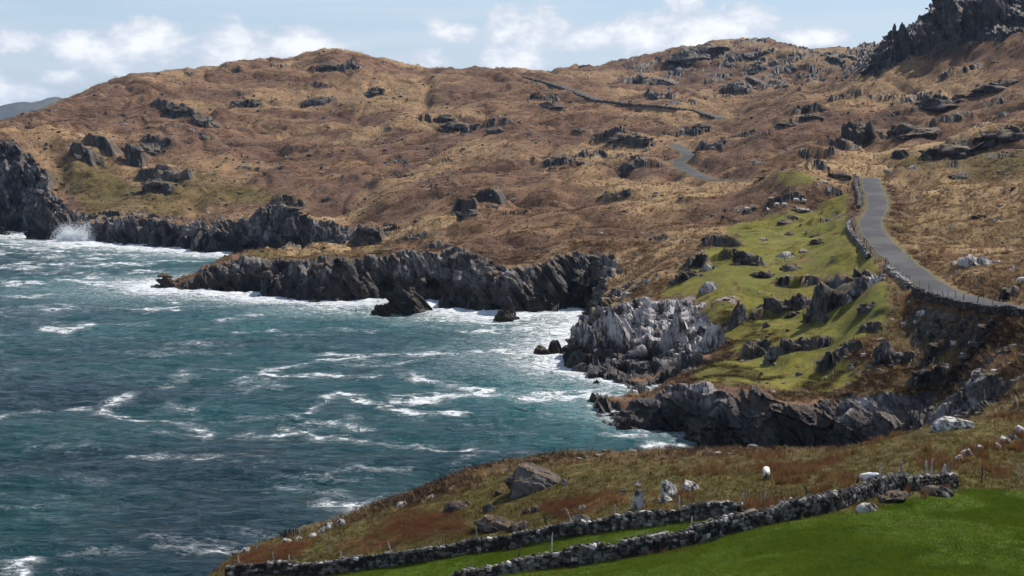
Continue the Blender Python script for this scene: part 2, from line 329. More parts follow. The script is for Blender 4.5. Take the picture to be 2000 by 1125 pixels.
def relief(x, y):
    """final land height and cover fields"""
    z, sd, zt = land0(x, y)
    inl = sst(sd, 2, 16)
    far = sst(y, 150, 420)
    px, py = project(x, y, z)
    foreg = 1 - sst(y, 104, 120) * 1.0
    # hummocks
    hum = 1.5 * fbm2(x / 38, y / 38, 3, 5) * (0.25 + 1.9 * far) + 0.55 * fbm2(x / 11, y / 11, 3, 8) * (0.3 + 0.9 * far)
    hum = hum * (1 - 0.8 * foreg) + 0.10 * fbm2(x / 3.5, y / 3.5, 2, 21) * (1 - foreg * 0.4)
    hum = hum - (2.4 * np.exp(-(pn2(x / 70 + 0.3 * pn2(x / 30, y / 30, 23), y / 95, 25) / 0.09) ** 2) + 1.2 * np.exp(-(pn2(x / 32, y / 44, 27) / 0.08) ** 2)) * far
    # long dipping ledges that break the slope, steep toward the left front
    wx = x + 9 * pn2(x / 40, y / 40, 31); wy = y + 9 * pn2(x / 40, y / 40, 33)
    ph = (0.62 * wx + 0.78 * wy) / 30.0 + 0.5 * fbm2(x / 60, y / 24, 3, 35)
    fr = ph - np.floor(ph)
    saw = np.where(fr < 0.10, fr / 0.10, 1 - (fr - 0.10) / 0.90)
    pat = sst(fbm2(x / 45 + 7, y / 45, 4, 41, 0.6), 0.02, 0.40)
    right = sst(px, 1180, 1500) * sst(300 - py, -60, 60)
    led = saw * pat * (1.3 + 0.5 * right) * far * inl
    ledface = np.exp(-((fr - 0.06) / 0.075) ** 2) * pat * far * inl
    # small broken steps
    ph2 = (0.5 * wx + 0.86 * wy) / 11.0 + 0.8 * fbm2(x / 16, y / 9, 3, 45)
    f2 = ph2 - np.floor(ph2); saw2 = np.where(f2 < 0.16, f2 / 0.16, 1 - (f2 - 0.16) / 0.84)
    pat2 = sst(fbm2(x / 26 + 3, y / 26, 4, 47, 0.6), 0.12, 0.5)
    led2 = saw2 * pat2 * 0.9 * sst(y, 125, 200) * inl
    rock = np.clip(ledface * 0.75, 0, 1) * sst(fbm2(x / 6, y / 6, 3, 51, 0.6), -0.25, 0.25)
    bump = np.zeros_like(x); crag = np.zeros_like(x)
    jx = 2.4 * pn2(x / 6, y / 6, 61); jy = 2.4 * pn2(x / 6, y / 6, 63)
    for i, (cx, cy, rx, ry, hh) in enumerate(sc_world):
        sel = np.nonzero((np.abs(x - cx) < rx * 1.7) & (np.abs(y - cy - ry * 0.5) < ry * 2.6))[0]
        if len(sel) == 0: continue
        k = min(1.0, rx / 6.0)
        qx = (x[sel] - cx + jx[sel] * k) / rx; qy = (y[sel] - cy + jy[sel] * k + qx * rx * 0.35) / ry
        lat = 1 - sst(np.abs(qx), 0.45, 1.15)
        front = sst(qy, -0.16, 0.10); back = 1 - sst(qy, 0.15, 1.7)
        b = hh * lat * front * back
        bump[sel] = np.maximum(bump[sel], b)
        crag[sel] = np.maximum(crag[sel], lat * sst(qy, -0.25, -0.05) * (1 - sst(qy, 0.12, 0.75)))
    crag = crag * sst(fbm2(x / 4.5, y / 4.5, 3, 55, 0.6), -0.42, 0.05)
    z2 = z + (hum + led + led2) * inl * sst(zt, 1, 6) + bump
    # rocky ground: high hill on the right skyline, the crag, the pale promontory
    rk_hill = sst(px, 1120, 1240) * (1 - sst(py, 120, 215)) * sst(y, 590, 680)
    n_r = fbm2(x / 14, y / 14, 4, 71, 0.6)
    rock = np.maximum(rock, rk_hill * sst(n_r, -0.25, 0.35) * 0.9)
    cragzone = sst(px - 1660, 0, 30) * (1 - sst(py - (140 - (px - 1690) * 0.25), -10, 14)) * sst(y, 380, 420)
    rock = np.maximum(rock, cragzone)
    z2 = z2 + cragzone * 3.0 * np.abs(pn2(x / 9, y / 9, 73))
    pale = sst(px, 1085, 1110) * (1 - sst(px, 1420, 1455)) * sst(py, 575, 605) * (1 - sst(py, 720, 760)) * sst(y, 211, 221) * (1 - sst(y, 254, 268))
    pale = pale * (1 - sst(px - (1330 + (py - 600) * 0.55), 0, 50) * sst(n_r, -0.2, 0.1))
    rock = np.maximum(rock, pale)
    # cliff band
    wdt = 3.0 + 0.42 * np.maximum(zt, 1.2)
    cl = (1 - sst(sd + 1.6 * pn2(x / 5, y / 5, 81), wdt * 0.72, wdt * 1.08))
    pale = np.maximum(pale, cl * sst(z2, 3.0, 6.5) * sst(n_r + 0.4 * pn2(x / 4, y / 4, 83), -0.15, 0.3) * np.where((y > 165) & (y < 215), 0.85, 0.4))  # upper cliff rock lightened: sunlit silver faces painted into the colour
    ledge = sst(700 - px, 0, 60) * sst(y, 456, 473) * (1 - sst(z2, 9.5, 12)) * (1 - sst(y, 540, 557)) * sst(py, 408, 424)
    rock = np.clip(np.maximum(np.maximum(rock, crag), np.maximum(cl, ledge * sst(n_r, -0.5, 0.1))), 0, 1)
    # roads cut a level bed
    rd = np.zeros_like(x)
    for q, hw in road_paths:
        sel = np.nonzero((x > q[:, 0].min() - 9) & (x < q[:, 0].max() + 9) & (y > q[:, 1].min() - 9) & (y < q[:, 1].max() + 9))[0]
        if len(sel) == 0: continue
        best = np.full(len(sel), 1e9, np.float32); bz = np.zeros(len(sel), np.float32)
        for i in range(len(q)):
            d = (x[sel] - q[i, 0]) ** 2 + (y[sel] - q[i, 1]) ** 2
            m = d < best; best[m] = d[m]; bz[m] = q[i, 2]
        best = np.sqrt(best); f = 1 - sst(best, hw + 0.5, hw + 4.5)
        z2[sel] = z2[sel] * (1 - f) + (bz - 0.12) * f
        rd[sel] = np.maximum(rd[sel], 1 - sst(best, hw, hw + 1.4))
        rock[sel] *= 1 - f
    return z2, sd, zt, rock, rd, pale, px, py
def ground(x, y):
    x = np.atleast_1d(np.asarray(x, np.float32)); y = np.atleast_1d(np.asarray(y, np.float32))
    return relief(x, y)[0]

# ------------------------------------------------------------------ the land mesh
cu = np.concatenate([np.linspace(-0.62, -0.40, 46)[:-1], np.linspace(-0.40, 0.40, 1074), np.linspace(0.40, 0.76, 82)[1:]]).astype(np.float32)
NC, NR, NB = len(cu), 900, 1500
bv = np.linspace(math.log(46.0), math.log(1400.0), NB).astype(np.float32)
# coarse pass: where along each line of ground the rows are needed
cs = cu[::4]
Ub, Vb = np.meshgrid(cs, bv, indexing='ij'); Yb = np.exp(Vb); Xb = Ub * Yb
zb = relief(Xb.ravel(), Yb.ravel())[0].reshape(Xb.shape)
fb = Yb * CP - (zb - CAM_H) * SP
pyb = 562.5 - FPX * (Yb * SP + (zb - CAM_H) * CP) / fb
dpy = -np.diff(pyb, axis=1)
wgt = np.clip(dpy, 0, 60) + 0.06 * np.abs(np.diff(zb, axis=1)) * FPX / Yb[:, 1:] + 0.30 + 0.25 * np.clip(-dpy, 0, 4)
wgt *= np.where(zb[:, 1:] < -0.4, 0.06, 1.0)
kern = np.ones(5) / 5
cum = np.concatenate([np.zeros((len(cs), 1)), np.cumsum(wgt, axis=1)], axis=1); cum /= cum[:, -1:]
rows = np.linspace(0, 1, NR)
vv = np.stack([np.interp(rows, cum[i], bv) for i in range(len(cs))])
pad = np.pad(vv, ((2, 2), (0, 0)), mode='edge'); vv = sum(pad[i:i + len(cs)] for i in range(5)) / 5
ci = np.arange(NC) / 4.0; i0 = np.minimum(ci.astype(int), len(cs) - 2); fr_ = (ci - i0)[:, None]
VV = vv[i0] * (1 - fr_) + vv[i0 + 1] * fr_
LY = np.exp(VV).astype(np.float32); LX = cu[:, None] * LY
Z, SD, ZT, ROCK, RD, PALE, PX, PY = [a.reshape(LX.shape) for a in relief(LX.ravel(), LY.ravel())]

# broken rock: slabs standing on edge, dipping to the right; moves the surface in all three directions
def rock_offset(x, y, z):
    # strata axes: s across the beds, t up the dip, r along the strike
    s = 0.80 * x + 0.30 * y + 0.52 * z; t = -0.55 * x + 0.1 * y + 0.83 * z; r = -0.25 * x + 0.95 * y - 0.1 * z
    ws = s + 1.2 * pn3(x / 6, y / 6, z / 6, 3); wt = t + 1.2 * pn3(x / 6, y / 6, z / 6, 5)
    big = cells(ws / 3.6, wt / 15, r / 7, 5, 1.5); mid = cells(ws / 1.3, wt / 7.5, r / 3.2, 6, 1.6); small = cells(ws / 0.6, wt / 2.8, r / 1.3, 8, 1.4)
    b = 1 - np.abs(pn3(ws / 2.3, wt / 12, r / 6, 7)) * 2.2
    return 2.9 * big + 1.3 * mid + 0.45 * small + 0.35 * b - 0.3
def cells(x, y, z, seed, tilt):
    """blocks: every cell of a jumbled 3-d lattice is a plane of its own height and lean"""
    xi, yi, zi = np.floor(x).astype(np.int32), np.floor(y).astype(np.int32), np.floor(z).astype(np.int32)
    best = np.full(x.shape, 9e9, np.float32); val = np.zeros(x.shape, np.float32)
    _r = np.random.default_rng(seed).random((256, 7)).astype(np.float32)
    for i in (-1, 0, 1):
        for j in (-1, 0, 1):
            for l in (-1, 0, 1):
                cx, cy, cz = xi + i, yi + j, zi + l
                q = _r[_perm[_perm[_perm[cx & 255] + (cy & 255)] + (cz & 255)]]
                dx, dy, dz = x - cx - q[:, 0], y - cy - q[:, 1], z - cz - q[:, 2]
                d = dx * dx + dy * dy + dz * dz
                m = d < best
                v = (q[:, 3] - 0.5) + tilt * ((q[:, 4] - 0.5) * dx + (q[:, 5] - 0.5) * dy + (q[:, 6] - 0.5) * dz)
                best = np.where(m, d, best); val = np.where(m, v, val)
    return val
rk = np.nonzero((ROCK.ravel() > 0.03) & (Z.ravel() > -3))[0]
gx = LX.ravel()[rk]; gy = LY.ravel()[rk]; gz = Z.ravel()[rk]
def grid_normals(X, Y, Zz):
    dxu = np.gradient(X, axis=0); dyu = np.gradient(Y, axis=0); dzu = np.gradient(Zz, axis=0)
    dxv = np.gradient(X, axis=1); dyv = np.gradient(Y, axis=1); dzv = np.gradient(Zz, axis=1)
    n = np.stack([dyu * dzv - dzu * dyv, dzu * dxv - dxu * dzv, dxu * dyv - dyu * dxv], -1)
    n /= np.linalg.norm(n, axis=-1, keepdims=True) + 1e-9
    return n
Nn = grid_normals(LX, LY, Z).reshape(-1, 3)[rk]
amp = (0.55 + 0.012 * np.clip(ZT.ravel()[rk], 0, 45)) * np.clip(ROCK.ravel()[rk], 0, 1)
amp *= np.where(gy < 130, 0.4, 1.0) * (1 + 0.25 * sst(gy, 380, 650))
seaward = 1 - sst(SD.ravel()[rk], 12, 26)
cragside = np.where((PX.ravel()[rk] > 1640) & (PY.ravel()[rk] < 160), 0.65, 0.0)
amp *= np.maximum(np.maximum(seaward, cragside), 0.38)
off = rock_offset(gx, gy, gz) * amp
XX = LX.ravel().copy(); YY = LY.ravel().copy(); ZZ = Z.ravel().copy()
XX[rk] += Nn[:, 0] * off; YY[rk] += Nn[:, 1] * off; ZZ[rk] += Nn[:, 2] * off * 0.9

def grid_mesh(name, X, Y, Zz, nu, nv, keep=None, flat=None):
    me = bpy.data.meshes.new(name)
    idx = np.arange(nu * nv).reshape(nu, nv)
    q = np.stack([idx[:-1, :-1], idx[1:, :-1], idx[1:, 1:], idx[:-1, 1:]], -1).reshape(-1, 4)
    if keep is not None:
        k = keep.reshape(nu, nv); kq = (k[:-1, :-1] | k[1:, :-1] | k[1:, 1:] | k[:-1, 1:]).reshape(-1); q = q[kq]
    nq = len(q)
    me.vertices.add(nu * nv); me.vertices.foreach_set('co', np.stack([X, Y, Zz], 1).astype(np.float32).ravel())
    me.loops.add(nq * 4); me.loops.foreach_set('vertex_index', q.astype(np.int32).ravel())
    me.polygons.add(nq); me.polygons.foreach_set('loop_start', np.arange(0, nq * 4, 4, dtype=np.int32))
    sm = np.ones(nq, bool) if flat is None else ~(flat[q[:, 0]] & flat[q[:, 2]])
    me.polygons.foreach_set('use_smooth', sm)
    me.update(calc_edges=True)
    return me
def add_attr(me, name, r, g, b, a=None):
    at_ = me.attributes.new(name, 'FLOAT_COLOR', 'POINT')
    a = np.ones_like(r) if a is None else a
    at_.data.foreach_set('color', np.stack([r, g, b, a], 1).astype(np.float32).ravel())

# ---- what grows where (survey polygons, soft edges)
def poly_mask(px, py, poly, soft=8.0, warp=None):
    """soft mask of a polygon traced on the photograph"""
    poly = np.array(poly, np.float32); ins = np.zeros(px.shape, bool); d2 = np.full(px.shape, 1e9, np.float32)
    for i in range(len(poly)):
        ax, ay = poly[i]; bx, by = poly[(i + 1) % len(poly)]; ex, ey = bx - ax, by - ay
        if abs(ey) > 1e-6: ins ^= ((ay > py) != (by > py)) & (px < ex * (py - ay) / ey + ax)
        t = np.clip(((px - ax) * ex + (py - ay) * ey) / (ex * ex + ey * ey + 1e-9), 0, 1)
        d2 = np.minimum(d2, (px - ax - t * ex) ** 2 + (py - ay - t * ey) ** 2)
    d = np.sqrt(d2) * np.where(ins, 1, -1)
    return sst(d, -soft, soft)
fx_, fy_ = LX.ravel(), LY.ravel()
wob = 1.0
PXw = PX.ravel() + 9 * fbm2(fx_ / 5, fy_ / 5, 3, 91); PYw = PY.ravel() + 5 * fbm2(fx_ / 5, fy_ / 5, 3, 93)
SHAPE = PXw.shape
def cover(polys, lo, hi, soft=8):
    m = np.zeros(SHAPE, np.float32); sel = np.nonzero((fy_ > lo) & (fy_ < hi))[0]
    for pl in polys:
        a = np.array(pl); s2 = sel[(PXw[sel] > a[:, 0].min() - 30) & (PXw[sel] < a[:, 0].max() + 30) & (PYw[sel] > a[:, 1].min() - 30) & (PYw[sel] < a[:, 1].max() + 30)]
        m[s2] = np.maximum(m[s2], poly_mask(PXw[s2], PYw[s2], pl, soft))
    return m
# rich green pasture before and between the foreground walls
lawn = cover([[(960,1140),(1242,1090),(1340,1072),(1462,1036),(1600,1008),(1690,1000),(1862,960),(2040,955),(3200,955),(3200,1900),(900,1900)],
              [(560,1140),(700,1112),(800,1100),(1000,1072),(1200,1038),(1300,1027),(1400,1013),(1440,1010),(1440,1040),(1240,1090),(980,1140)]], 44, 116, 5)
# grazed yellow-green turf round the road and on the promontories
turf = cover([[(1655,360),(1600,385),(1500,415),(1405,440),(1420,462),(1500,450),(1600,420),(1660,395)],
              [(1640,425),(1560,445),(1480,470),(1400,500),(1300,560),(1280,580),(1350,600),(1400,590),(1440,600),(1500,560),(1580,520),(1640,500),(1720,525),(1690,480),(1655,440)],
              [(1735,575),(1650,575),(1560,610),(1480,625),(1450,650),(1500,680),(1560,665),(1640,660),(1700,640),(1740,610)],
              [(1430,690),(1340,715),(1360,745),(1500,758),(1620,770),(1680,740),(1640,700),(1560,690)],
              [(1560,350),(1500,362),(1560,372),(1620,352)],
              [(1655,362),(1560,402),(1440,440),(1400,480),(1330,540),(1290,575),(1340,640),(1450,690),(1360,712),(1480,735),(1620,730),(1680,680),(1745,610),(1735,560),(1690,490),(1655,430)]], 165, 420, 9)
olive = cover([[(1650,720),(1800,700),(1850,740),(2100,690),(2100,830),(1850,830),(1700,770)], [(1600,610),(1760,590),(1880,640),(1850,740),(1720,770),(1600,740)],
               [(1720,440),(1850,380),(2050,430),(2050,480),(1850,480),(1780,470)], [(1700,300),(2050,300),(2050,360),(1760,350)],
               [(95,345),(180,290),(260,360),(420,330),(420,360),(330,420),(180,420)], [(480,490),(700,478),(760,470),(740,500),(480,510)],
               [(1700,560),(1900,640),(2050,640),(2050,600),(1850,590),(1730,480),(1760,460),(1850,560)],
               [(600,400),(360,400),(420,340)]], 108, 720, 14)
rust = cover([[(420,1115),(480,1075),(620,1050),(560,1095)], [(720,1035),(800,995),(905,1000),(880,1030),(770,1045)], [(1520,925),(1460,915),(1540,900),(1640,902),(1600,915)],
              [(1760,592),(1990,640),(1990,680),(1850,640),(1760,620)], [(1660,700),(1640,690),(1700,660),(1760,690),(1740,720)], [(1060,985),(1200,960),(1230,985),(1100,1010)], [(650,1060),(900,1020),(920,1040),(700,1080)]], 84, 210, 9)
fgm = 1 - sst(fy_, 108, 135)
me = None
n_big = fbm2(fx_ / 70, fy_ / 70, 4, 101, 0.55)
zz = ZZ
keep = (ZZ > -1.5)
wz = ZZ + 1.6 * fbm2(fx_ / 6, fy_ / 6, 3, 111); nearc = sst(fy_, 150, 156) * (1 - sst(fy_, 212, 218))
wet = 1 - sst(wz + nearc * 2.0, 2.4, 7.4)
blk = np.clip(1 - sst(ZZ, 2.0, 6.5), 0, 1)
me = grid_mesh('land', XX, YY, ZZ, NC, NR, keep, ROCK.ravel() > 0.35)
turf = turf * (1 - np.clip(ROCK.ravel() * 1.4, 0, 1))
straw = sst(n_big, -0.1, 0.45) * sst(fy_, 130, 200) * (1 - 0.45 * sst(fy_, 380, 560))
straw *= sst(fy_, 185, 215)
straw = np.maximum(straw, sst(PX.ravel(), 1740, 1800) * sst(PY.ravel(), 330, 380) * (1 - sst(PY.ravel(), 560, 600)) * 0.9)
add_attr(me, 'cover_a', lawn, turf, olive, np.clip(rust, 0, 1))
add_attr(me, 'cover_b', ROCK.ravel(), PALE.ravel(), wet, straw)
add_attr(me, 'cover_c', RD.ravel(), fgm, blk, sst(fy_, 380, 680))
land = bpy.data.objects.new('terrain', me); COL.objects.link(land); land['kind'] = 'structure'
land['label'] = 'brown moorland, green pasture and dark sea cliffs of the rugged coast'
# height of the finished surface, read back for placing things
XG, YG, ZG = XX.reshape(NC, NR), YY.reshape(NC, NR), ZZ.reshape(NC, NR)
ZSM = Z
def ground_z(x, y):
    c = np.interp(x / y, cu, np.arange(NC)); i = int(np.clip(round(c), 0, NC - 1))
    return float(np.interp(math.log(y), VV[i], ZG[i]))
def place(px, py, d0=50.0, d1=1400):
    """first point of the finished land under a pixel"""
    c = np.interp(ufac(px, py), cu, np.arange(NC)); i = int(np.clip(round(c), 0, NC - 1))
    Yc = YG[i]; zc = ZG[i]; line = CAM_H + slope_of(py) * Yc
    b = np.nonzero((zc >= line) & (Yc > d0) & (Yc < d1) & (zc > -0.5))[0]
    j = b[0] if len(b) else int(np.argmin(np.abs(zc - line)))
    return XG[i, j], YG[i, j], ZG[i, j]

# ------------------------------------------------------------------ materials
def new_mat(name):
    m = bpy.data.materials.new(name); m.use_nodes = True; k = NT(m.node_tree); k.n.clear()
    out = k.node('ShaderNodeOutputMaterial'); b = k.node('ShaderNodeBsdfPrincipled'); k.l.new(b.outputs[0], out.inputs[0])
    return m, k, b
def bumpn(k, h, strength, dist, normal=None):
    n = k.node('ShaderNodeBump'); k.l.new(h, n.inputs['Height']); n.inputs['Strength'].default_value = strength; n.inputs['Distance'].default_value = dist
    if normal is not None: k.l.new(normal, n.inputs['Normal'])
    return n.outputs[0]
def world_pos(k): return k.node('ShaderNodeNewGeometry').outputs['Position']
STRATA = (R(-32), R(32), R(18))
def rock_colour(k, pos, pale=None, wet=None, var=None):
    beds = k.mapping(pos, rot=STRATA, scale=(1.0, 0.16, 0.30))
    n1 = k.noise(beds, 0.55, 8, 0.68, 0.4); n2 = k.noise(pos, 0.22, 6, 0.6); n3 = k.noise(beds, 2.6, 6, 0.7, 0.3)
    c = k.mix(k.ss(n1, 0.36, 0.66), (0.011, 0.010, 0.010), (0.085, 0.077, 0.072))
    c = k.mix(k.math('MULTIPLY', k.ss(n2, 0.48, 0.68), 0.55), c, (0.060, 0.047, 0.036))
    lich = k.math('MULTIPLY', k.ss(n3, 0.56, 0.70), k.ss(n2, 0.38, 0.62))
    c = k.mix(k.math('MULTIPLY', lich, 0.8), c, (0.33, 0.31, 0.295))
    vor = k.node('ShaderNodeTexVoronoi', feature='DISTANCE_TO_EDGE'); k.l.new(k.mapping(pos, rot=STRATA, scale=(1.0, 0.14, 0.30)), vor.inputs['Vector']); vor.inputs['Scale'].default_value = 1.1
    crack = k.math('SUBTRACT', 1.0, k.ss(k.math('MULTIPLY_ADD', k.math('SUBTRACT', n3, 0.5), 0.10, vor.outputs['Distance']), 0.012, 0.07))
    if pale is not None:
        p = k.mix(k.ss(k.math('MULTIPLY_ADD', k.math('SUBTRACT', n3, 0.5), 0.6, n1), 0.40, 0.58), (0.065, 0.057, 0.058), (0.50, 0.46, 0.445))
        c = k.mix(pale, c, p)
    c = k.mix(k.math('MULTIPLY', k.math('MULTIPLY', crack, k.ss(n2, 0.40, 0.58)), 0.7), c, (0.012, 0.011, 0.010))
    if wet is not None:
        alg = k.mix(k.ss(n2, 0.4, 0.6), (0.010, 0.009, 0.009), (0.030, 0.022, 0.013))
        c = k.mix(wet, c, alg)
    return c, n1, n3

def terrain_material():
    m, k, b = new_mat('moor_and_rock')
    pos = world_pos(k)
    A = k.node('ShaderNodeAttribute', attribute_name='cover_a'); B = k.node('ShaderNodeAttribute', attribute_name='cover_b'); C = k.node('ShaderNodeAttribute', attribute_name='cover_c')
    def sp(n):
        s = k.node('ShaderNodeSeparateColor'); k.l.new(n.outputs['Color'], s.inputs[0]); return s.outputs[0], s.outputs[1], s.outputs[2], n.outputs['Alpha']
    lawn, turf, olive, rust = sp(A); rock, pale, wet, straw = sp(B); road, fg, blk, far = sp(C)
    g0 = k.noise(pos, 0.035, 6, 0.6, 0.3); g1 = k.noise(pos, 0.22, 7, 0.66, 0.2); g2 = k.noise(pos, 1.7, 6, 0.7); g3 = k.noise(k.mapping(pos, scale=(1, 1, 0.5)), 7.0, 5, 0.72)
    mixg = k.math('ADD', k.math('MULTIPLY', g1, 0.5), k.math('MULTIPLY', g2, 0.5))
    # dead moor grass: umber, fox brown, straw
    c = k.mix(k.ss(mixg, 0.36, 0.60), (0.064, 0.036, 0.023), (0.190, 0.108, 0.064))
    c = k.mix(k.math('MULTIPLY', k.ss(g0, 0.42, 0.62), 0.55), c, (0.105, 0.062, 0.046))
    c = k.mix(k.math('MULTIPLY', straw, k.ss(k.math('ADD', k.math('MULTIPLY', g2, 0.6), k.math('MULTIPLY', g1, 0.4)), 0.34, 0.56)), c, (0.390, 0.265, 0.135))
    c = k.mix(k.math('MULTIPLY', k.ss(g1, 0.56, 0.72), 0.45), c, (0.085, 0.078, 0.024))
    st1 = k.noise(k.mapping(pos, rot=(0, 0, R(24)), scale=(0.22, 1.0, 1.0)), 0.085, 5, 0.6, 0.6)
    c = k.mix(k.math('MULTIPLY', k.ss(st1, 0.52, 0.64), 0.5), c, (0.285, 0.175, 0.088))
    c = k.mix(k.math('MULTIPLY', k.math('SUBTRACT', 1.0, k.ss(st1, 0.36, 0.47)), k.math('SUBTRACT', 0.55, k.math('MULTIPLY', straw, 0.4))), c, (0.060, 0.030, 0.020))
    # heather and bog myrtle in dark patches
    c = k.mix(k.math('MULTIPLY', k.ss(k.noise(pos, 0.42, 6, 0.7, 0.4), 0.56, 0.66), k.math('SUBTRACT', 0.75, k.math('MULTIPLY', straw, 0.5))), c, (0.034, 0.021, 0.015))
    # foreground heath, olive
    oc = k.mix(k.ss(mixg, 0.38, 0.60), (0.052, 0.043, 0.012), (0.132, 0.106, 0.030))
    oc = k.mix(k.ss(g2, 0.54, 0.68), oc, (0.185, 0.125, 0.050))
    oc = k.mix(k.math('MULTIPLY', k.ss(g1, 0.52, 0.64), 0.6), oc, (0.055, 0.066, 0.014))
    c = k.mix(k.math('MAXIMUM', k.math('MULTIPLY', k.math('MULTIPLY', olive, k.math('SUBTRACT', 1.0, k.math('MULTIPLY', straw, 0.6))), 0.85), k.math('MULTIPLY', fg, 0.95)), c, oc)
    rc = k.mix(k.ss(g3, 0.40, 0.60), (0.062, 0.022, 0.011), (0.205, 0.078, 0.036))
    c = k.mix(k.math('MULTIPLY', rust, k.ss(k.math('ADD', k.math('MULTIPLY', g1, 0.5), k.math('MULTIPLY', g2, 0.5)), 0.46, 0.56)), c, rc)
    tc = k.mix(k.ss(mixg, 0.40, 0.62), (0.092, 0.090, 0.014), (0.215, 0.192, 0.034))
    tc = k.mix(k.math('MULTIPLY', k.ss(g0, 0.5, 0.6), 0.5), tc, (0.105, 0.125, 0.022))
    tc = k.mix(k.math('MULTIPLY', k.ss(k.noise(pos, 0.5, 5, 0.68, 0.5), 0.50, 0.66), 0.75), tc, (0.125, 0.095, 0.032))
    tc = k.mix(k.math('MULTIPLY', k.ss(k.noise(pos, 0.9, 5, 0.68, 0.3), 0.58, 0.68), 0.7), tc, (0.045, 0.042, 0.012))
    c = k.mix(k.math('MULTIPLY', turf, k.ss(k.math('ADD', g1, k.math('MULTIPLY', turf, 0.4)), 0.62, 0.84)), c, tc)
    lc = k.mix(k.ss(k.math('ADD', k.math('MULTIPLY', g2, 0.55), k.math('MULTIPLY', g3, 0.45)), 0.36, 0.64), (0.032, 0.060, 0.003), (0.085, 0.135, 0.008))
    lc = k.mix(k.math('MULTIPLY', k.ss(k.noise(pos, 0.30, 5, 0.6), 0.54, 0.68), 0.4), lc, (0.085, 0.095, 0.014))
    c = k.mix(lawn, c, lc)
    c = k.mix(k.math('MULTIPLY', road, 0.8), c, k.mix(k.ss(g2, 0.4, 0.6), (0.10, 0.095, 0.03), (0.15, 0.13, 0.06)))
    veg_h = k.math('ADD', k.math('MULTIPLY', g2, 0.75), k.math('MULTIPLY', g3, 0.35))
    # rock
    rcx, n1, n3 = rock_colour(k, pos, pale, k.math('MULTIPLY', wet, 0.92))
    # grass holds on where the rock lies flat
    nz = k.node('ShaderNodeSeparateXYZ'); k.l.new(k.node('ShaderNodeNewGeometry').outputs['Normal'], nz.inputs[0])
    flatn = k.ss(k.math('ADD', nz.outputs[2], k.math('MULTIPLY', k.math('SUBTRACT', g2, 0.5), 0.5)), 0.78, 0.92)
    dry = k.math('SUBTRACT', 1.0, k.math('MAXIMUM', blk, pale), clamp=True)
    rmask = k.math('MULTIPLY', k.ss(k.math('ADD', rock, k.math('MULTIPLY', k.math('SUBTRACT', g2, 0.5), 0.7)), 0.32, 0.52),
                   k.math('SUBTRACT', 1.0, k.math('MULTIPLY', k.math('MULTIPLY', flatn, dry), 0.85)))
    steep = k.math('MULTIPLY', k.math('SUBTRACT', 1.0, k.ss(k.math('ADD', nz.outputs[2], k.math('MULTIPLY', k.math('SUBTRACT', g2, 0.5), 0.45)), 0.52, 0.70)),
                   k.math('SUBTRACT', 1.0, k.math('MAXIMUM', fg, road)))
    rmask = k.math('MAXIMUM', rmask, k.math('MULTIPLY', steep, 0.8))
    c = k.mix(rmask, c, rcx)
    k.l.new(c, b.inputs['Base Color'])
    k.l.new(k.math('MULTIPLY_ADD', rmask, 0.15, 0.15), b.inputs['Specular IOR Level'])
    k.l.new(k.math('SUBTRACT', 0.95, k.math('MULTIPLY', rmask, k.math('MULTIPLY_ADD', wet, 0.12, 0.38))), b.inputs['Roughness'])
    h = k.node('ShaderNodeMix', data_type='FLOAT', inp={0: rock, 2: k.math('MULTIPLY', veg_h, 0.5), 3: k.math('ADD', n1, k.math('MULTIPLY', n3, 0.35))}).outputs[0]
    h = k.math('MULTIPLY', h, k.math('SUBTRACT', 1.0, k.math('MULTIPLY', lawn, 0.35)))
    k.l.new(bumpn(k, h, 0.9, 0.9), b.inputs['Normal'])
    return m
M_LAND = terrain_material(); land.data.materials.append(M_LAND)

def rock_material(name, pale):
    m, k, b = new_mat(name); pos = world_pos(k)
    g = k.noise(pos, 1.6, 6, 0.65)
    zz_ = k.node('ShaderNodeSeparateXYZ'); k.l.new(pos, zz_.inputs[0])
    tide = k.math('SUBTRACT', 1.0, k.ss(k.math('ADD', zz_.outputs[2], k.math('MULTIPLY', k.math('SUBTRACT', k.noise(pos, 0.25, 4, 0.6), 0.5), 5.0)), 3.0, 6.0))
    c, n1, n3 = rock_colour(k, pos, pale=k.node('ShaderNodeValue').outputs[0], wet=k.math('MULTIPLY', tide, 0.95))
    m.node_tree.nodes['Value'].outputs[0].default_value = pale
    nz = k.node('ShaderNodeSeparateXYZ'); k.l.new(k.node('ShaderNodeNewGeometry').outputs['Normal'], nz.inputs[0])
    moss = k.math('MULTIPLY', k.ss(k.math('ADD', nz.outputs[2], k.math('MULTIPLY', k.math('SUBTRACT', g, 0.5), 1.6)), 0.62, 0.95), 0.85 if pale < 0.6 else 0.15)
    c = k.mix(moss, c, k.mix(k.ss(k.noise(pos, 3.0, 4), 0.4, 0.6), (0.062, 0.042, 0.020), (0.160, 0.098, 0.046)))
    k.l.new(c, b.inputs['Base Color']); b.inputs['Roughness'].default_value = 0.7; b.inputs['Specular IOR Level'].default_value = 0.18
    k.l.new(bumpn(k, k.math('ADD', n1, k.math('MULTIPLY', n3, 0.5)), 0.9, 0.45), b.inputs['Normal'])
    return m
def plain_material(name, c0, c1, scale, rough=0.85, bump=0.4, dist=0.02):
    m, k, b = new_mat(name); oi = k.node('ShaderNodeObjectInfo'); pos = world_pos(k)
    n = k.noise(pos, scale, 5, 0.65)
    k.l.new(k.mix(k.ss(k.math('MULTIPLY_ADD', k.math('SUBTRACT', oi.outputs['Random'], 0.5), 0.25, n), 0.36, 0.64), c0, c1), b.inputs['Base Color'])
    b.inputs['Roughness'].default_value = rough; b.inputs['Specular IOR Level'].default_value = 0.25
    k.l.new(bumpn(k, n, bump, dist), b.inputs['Normal'])
    return m
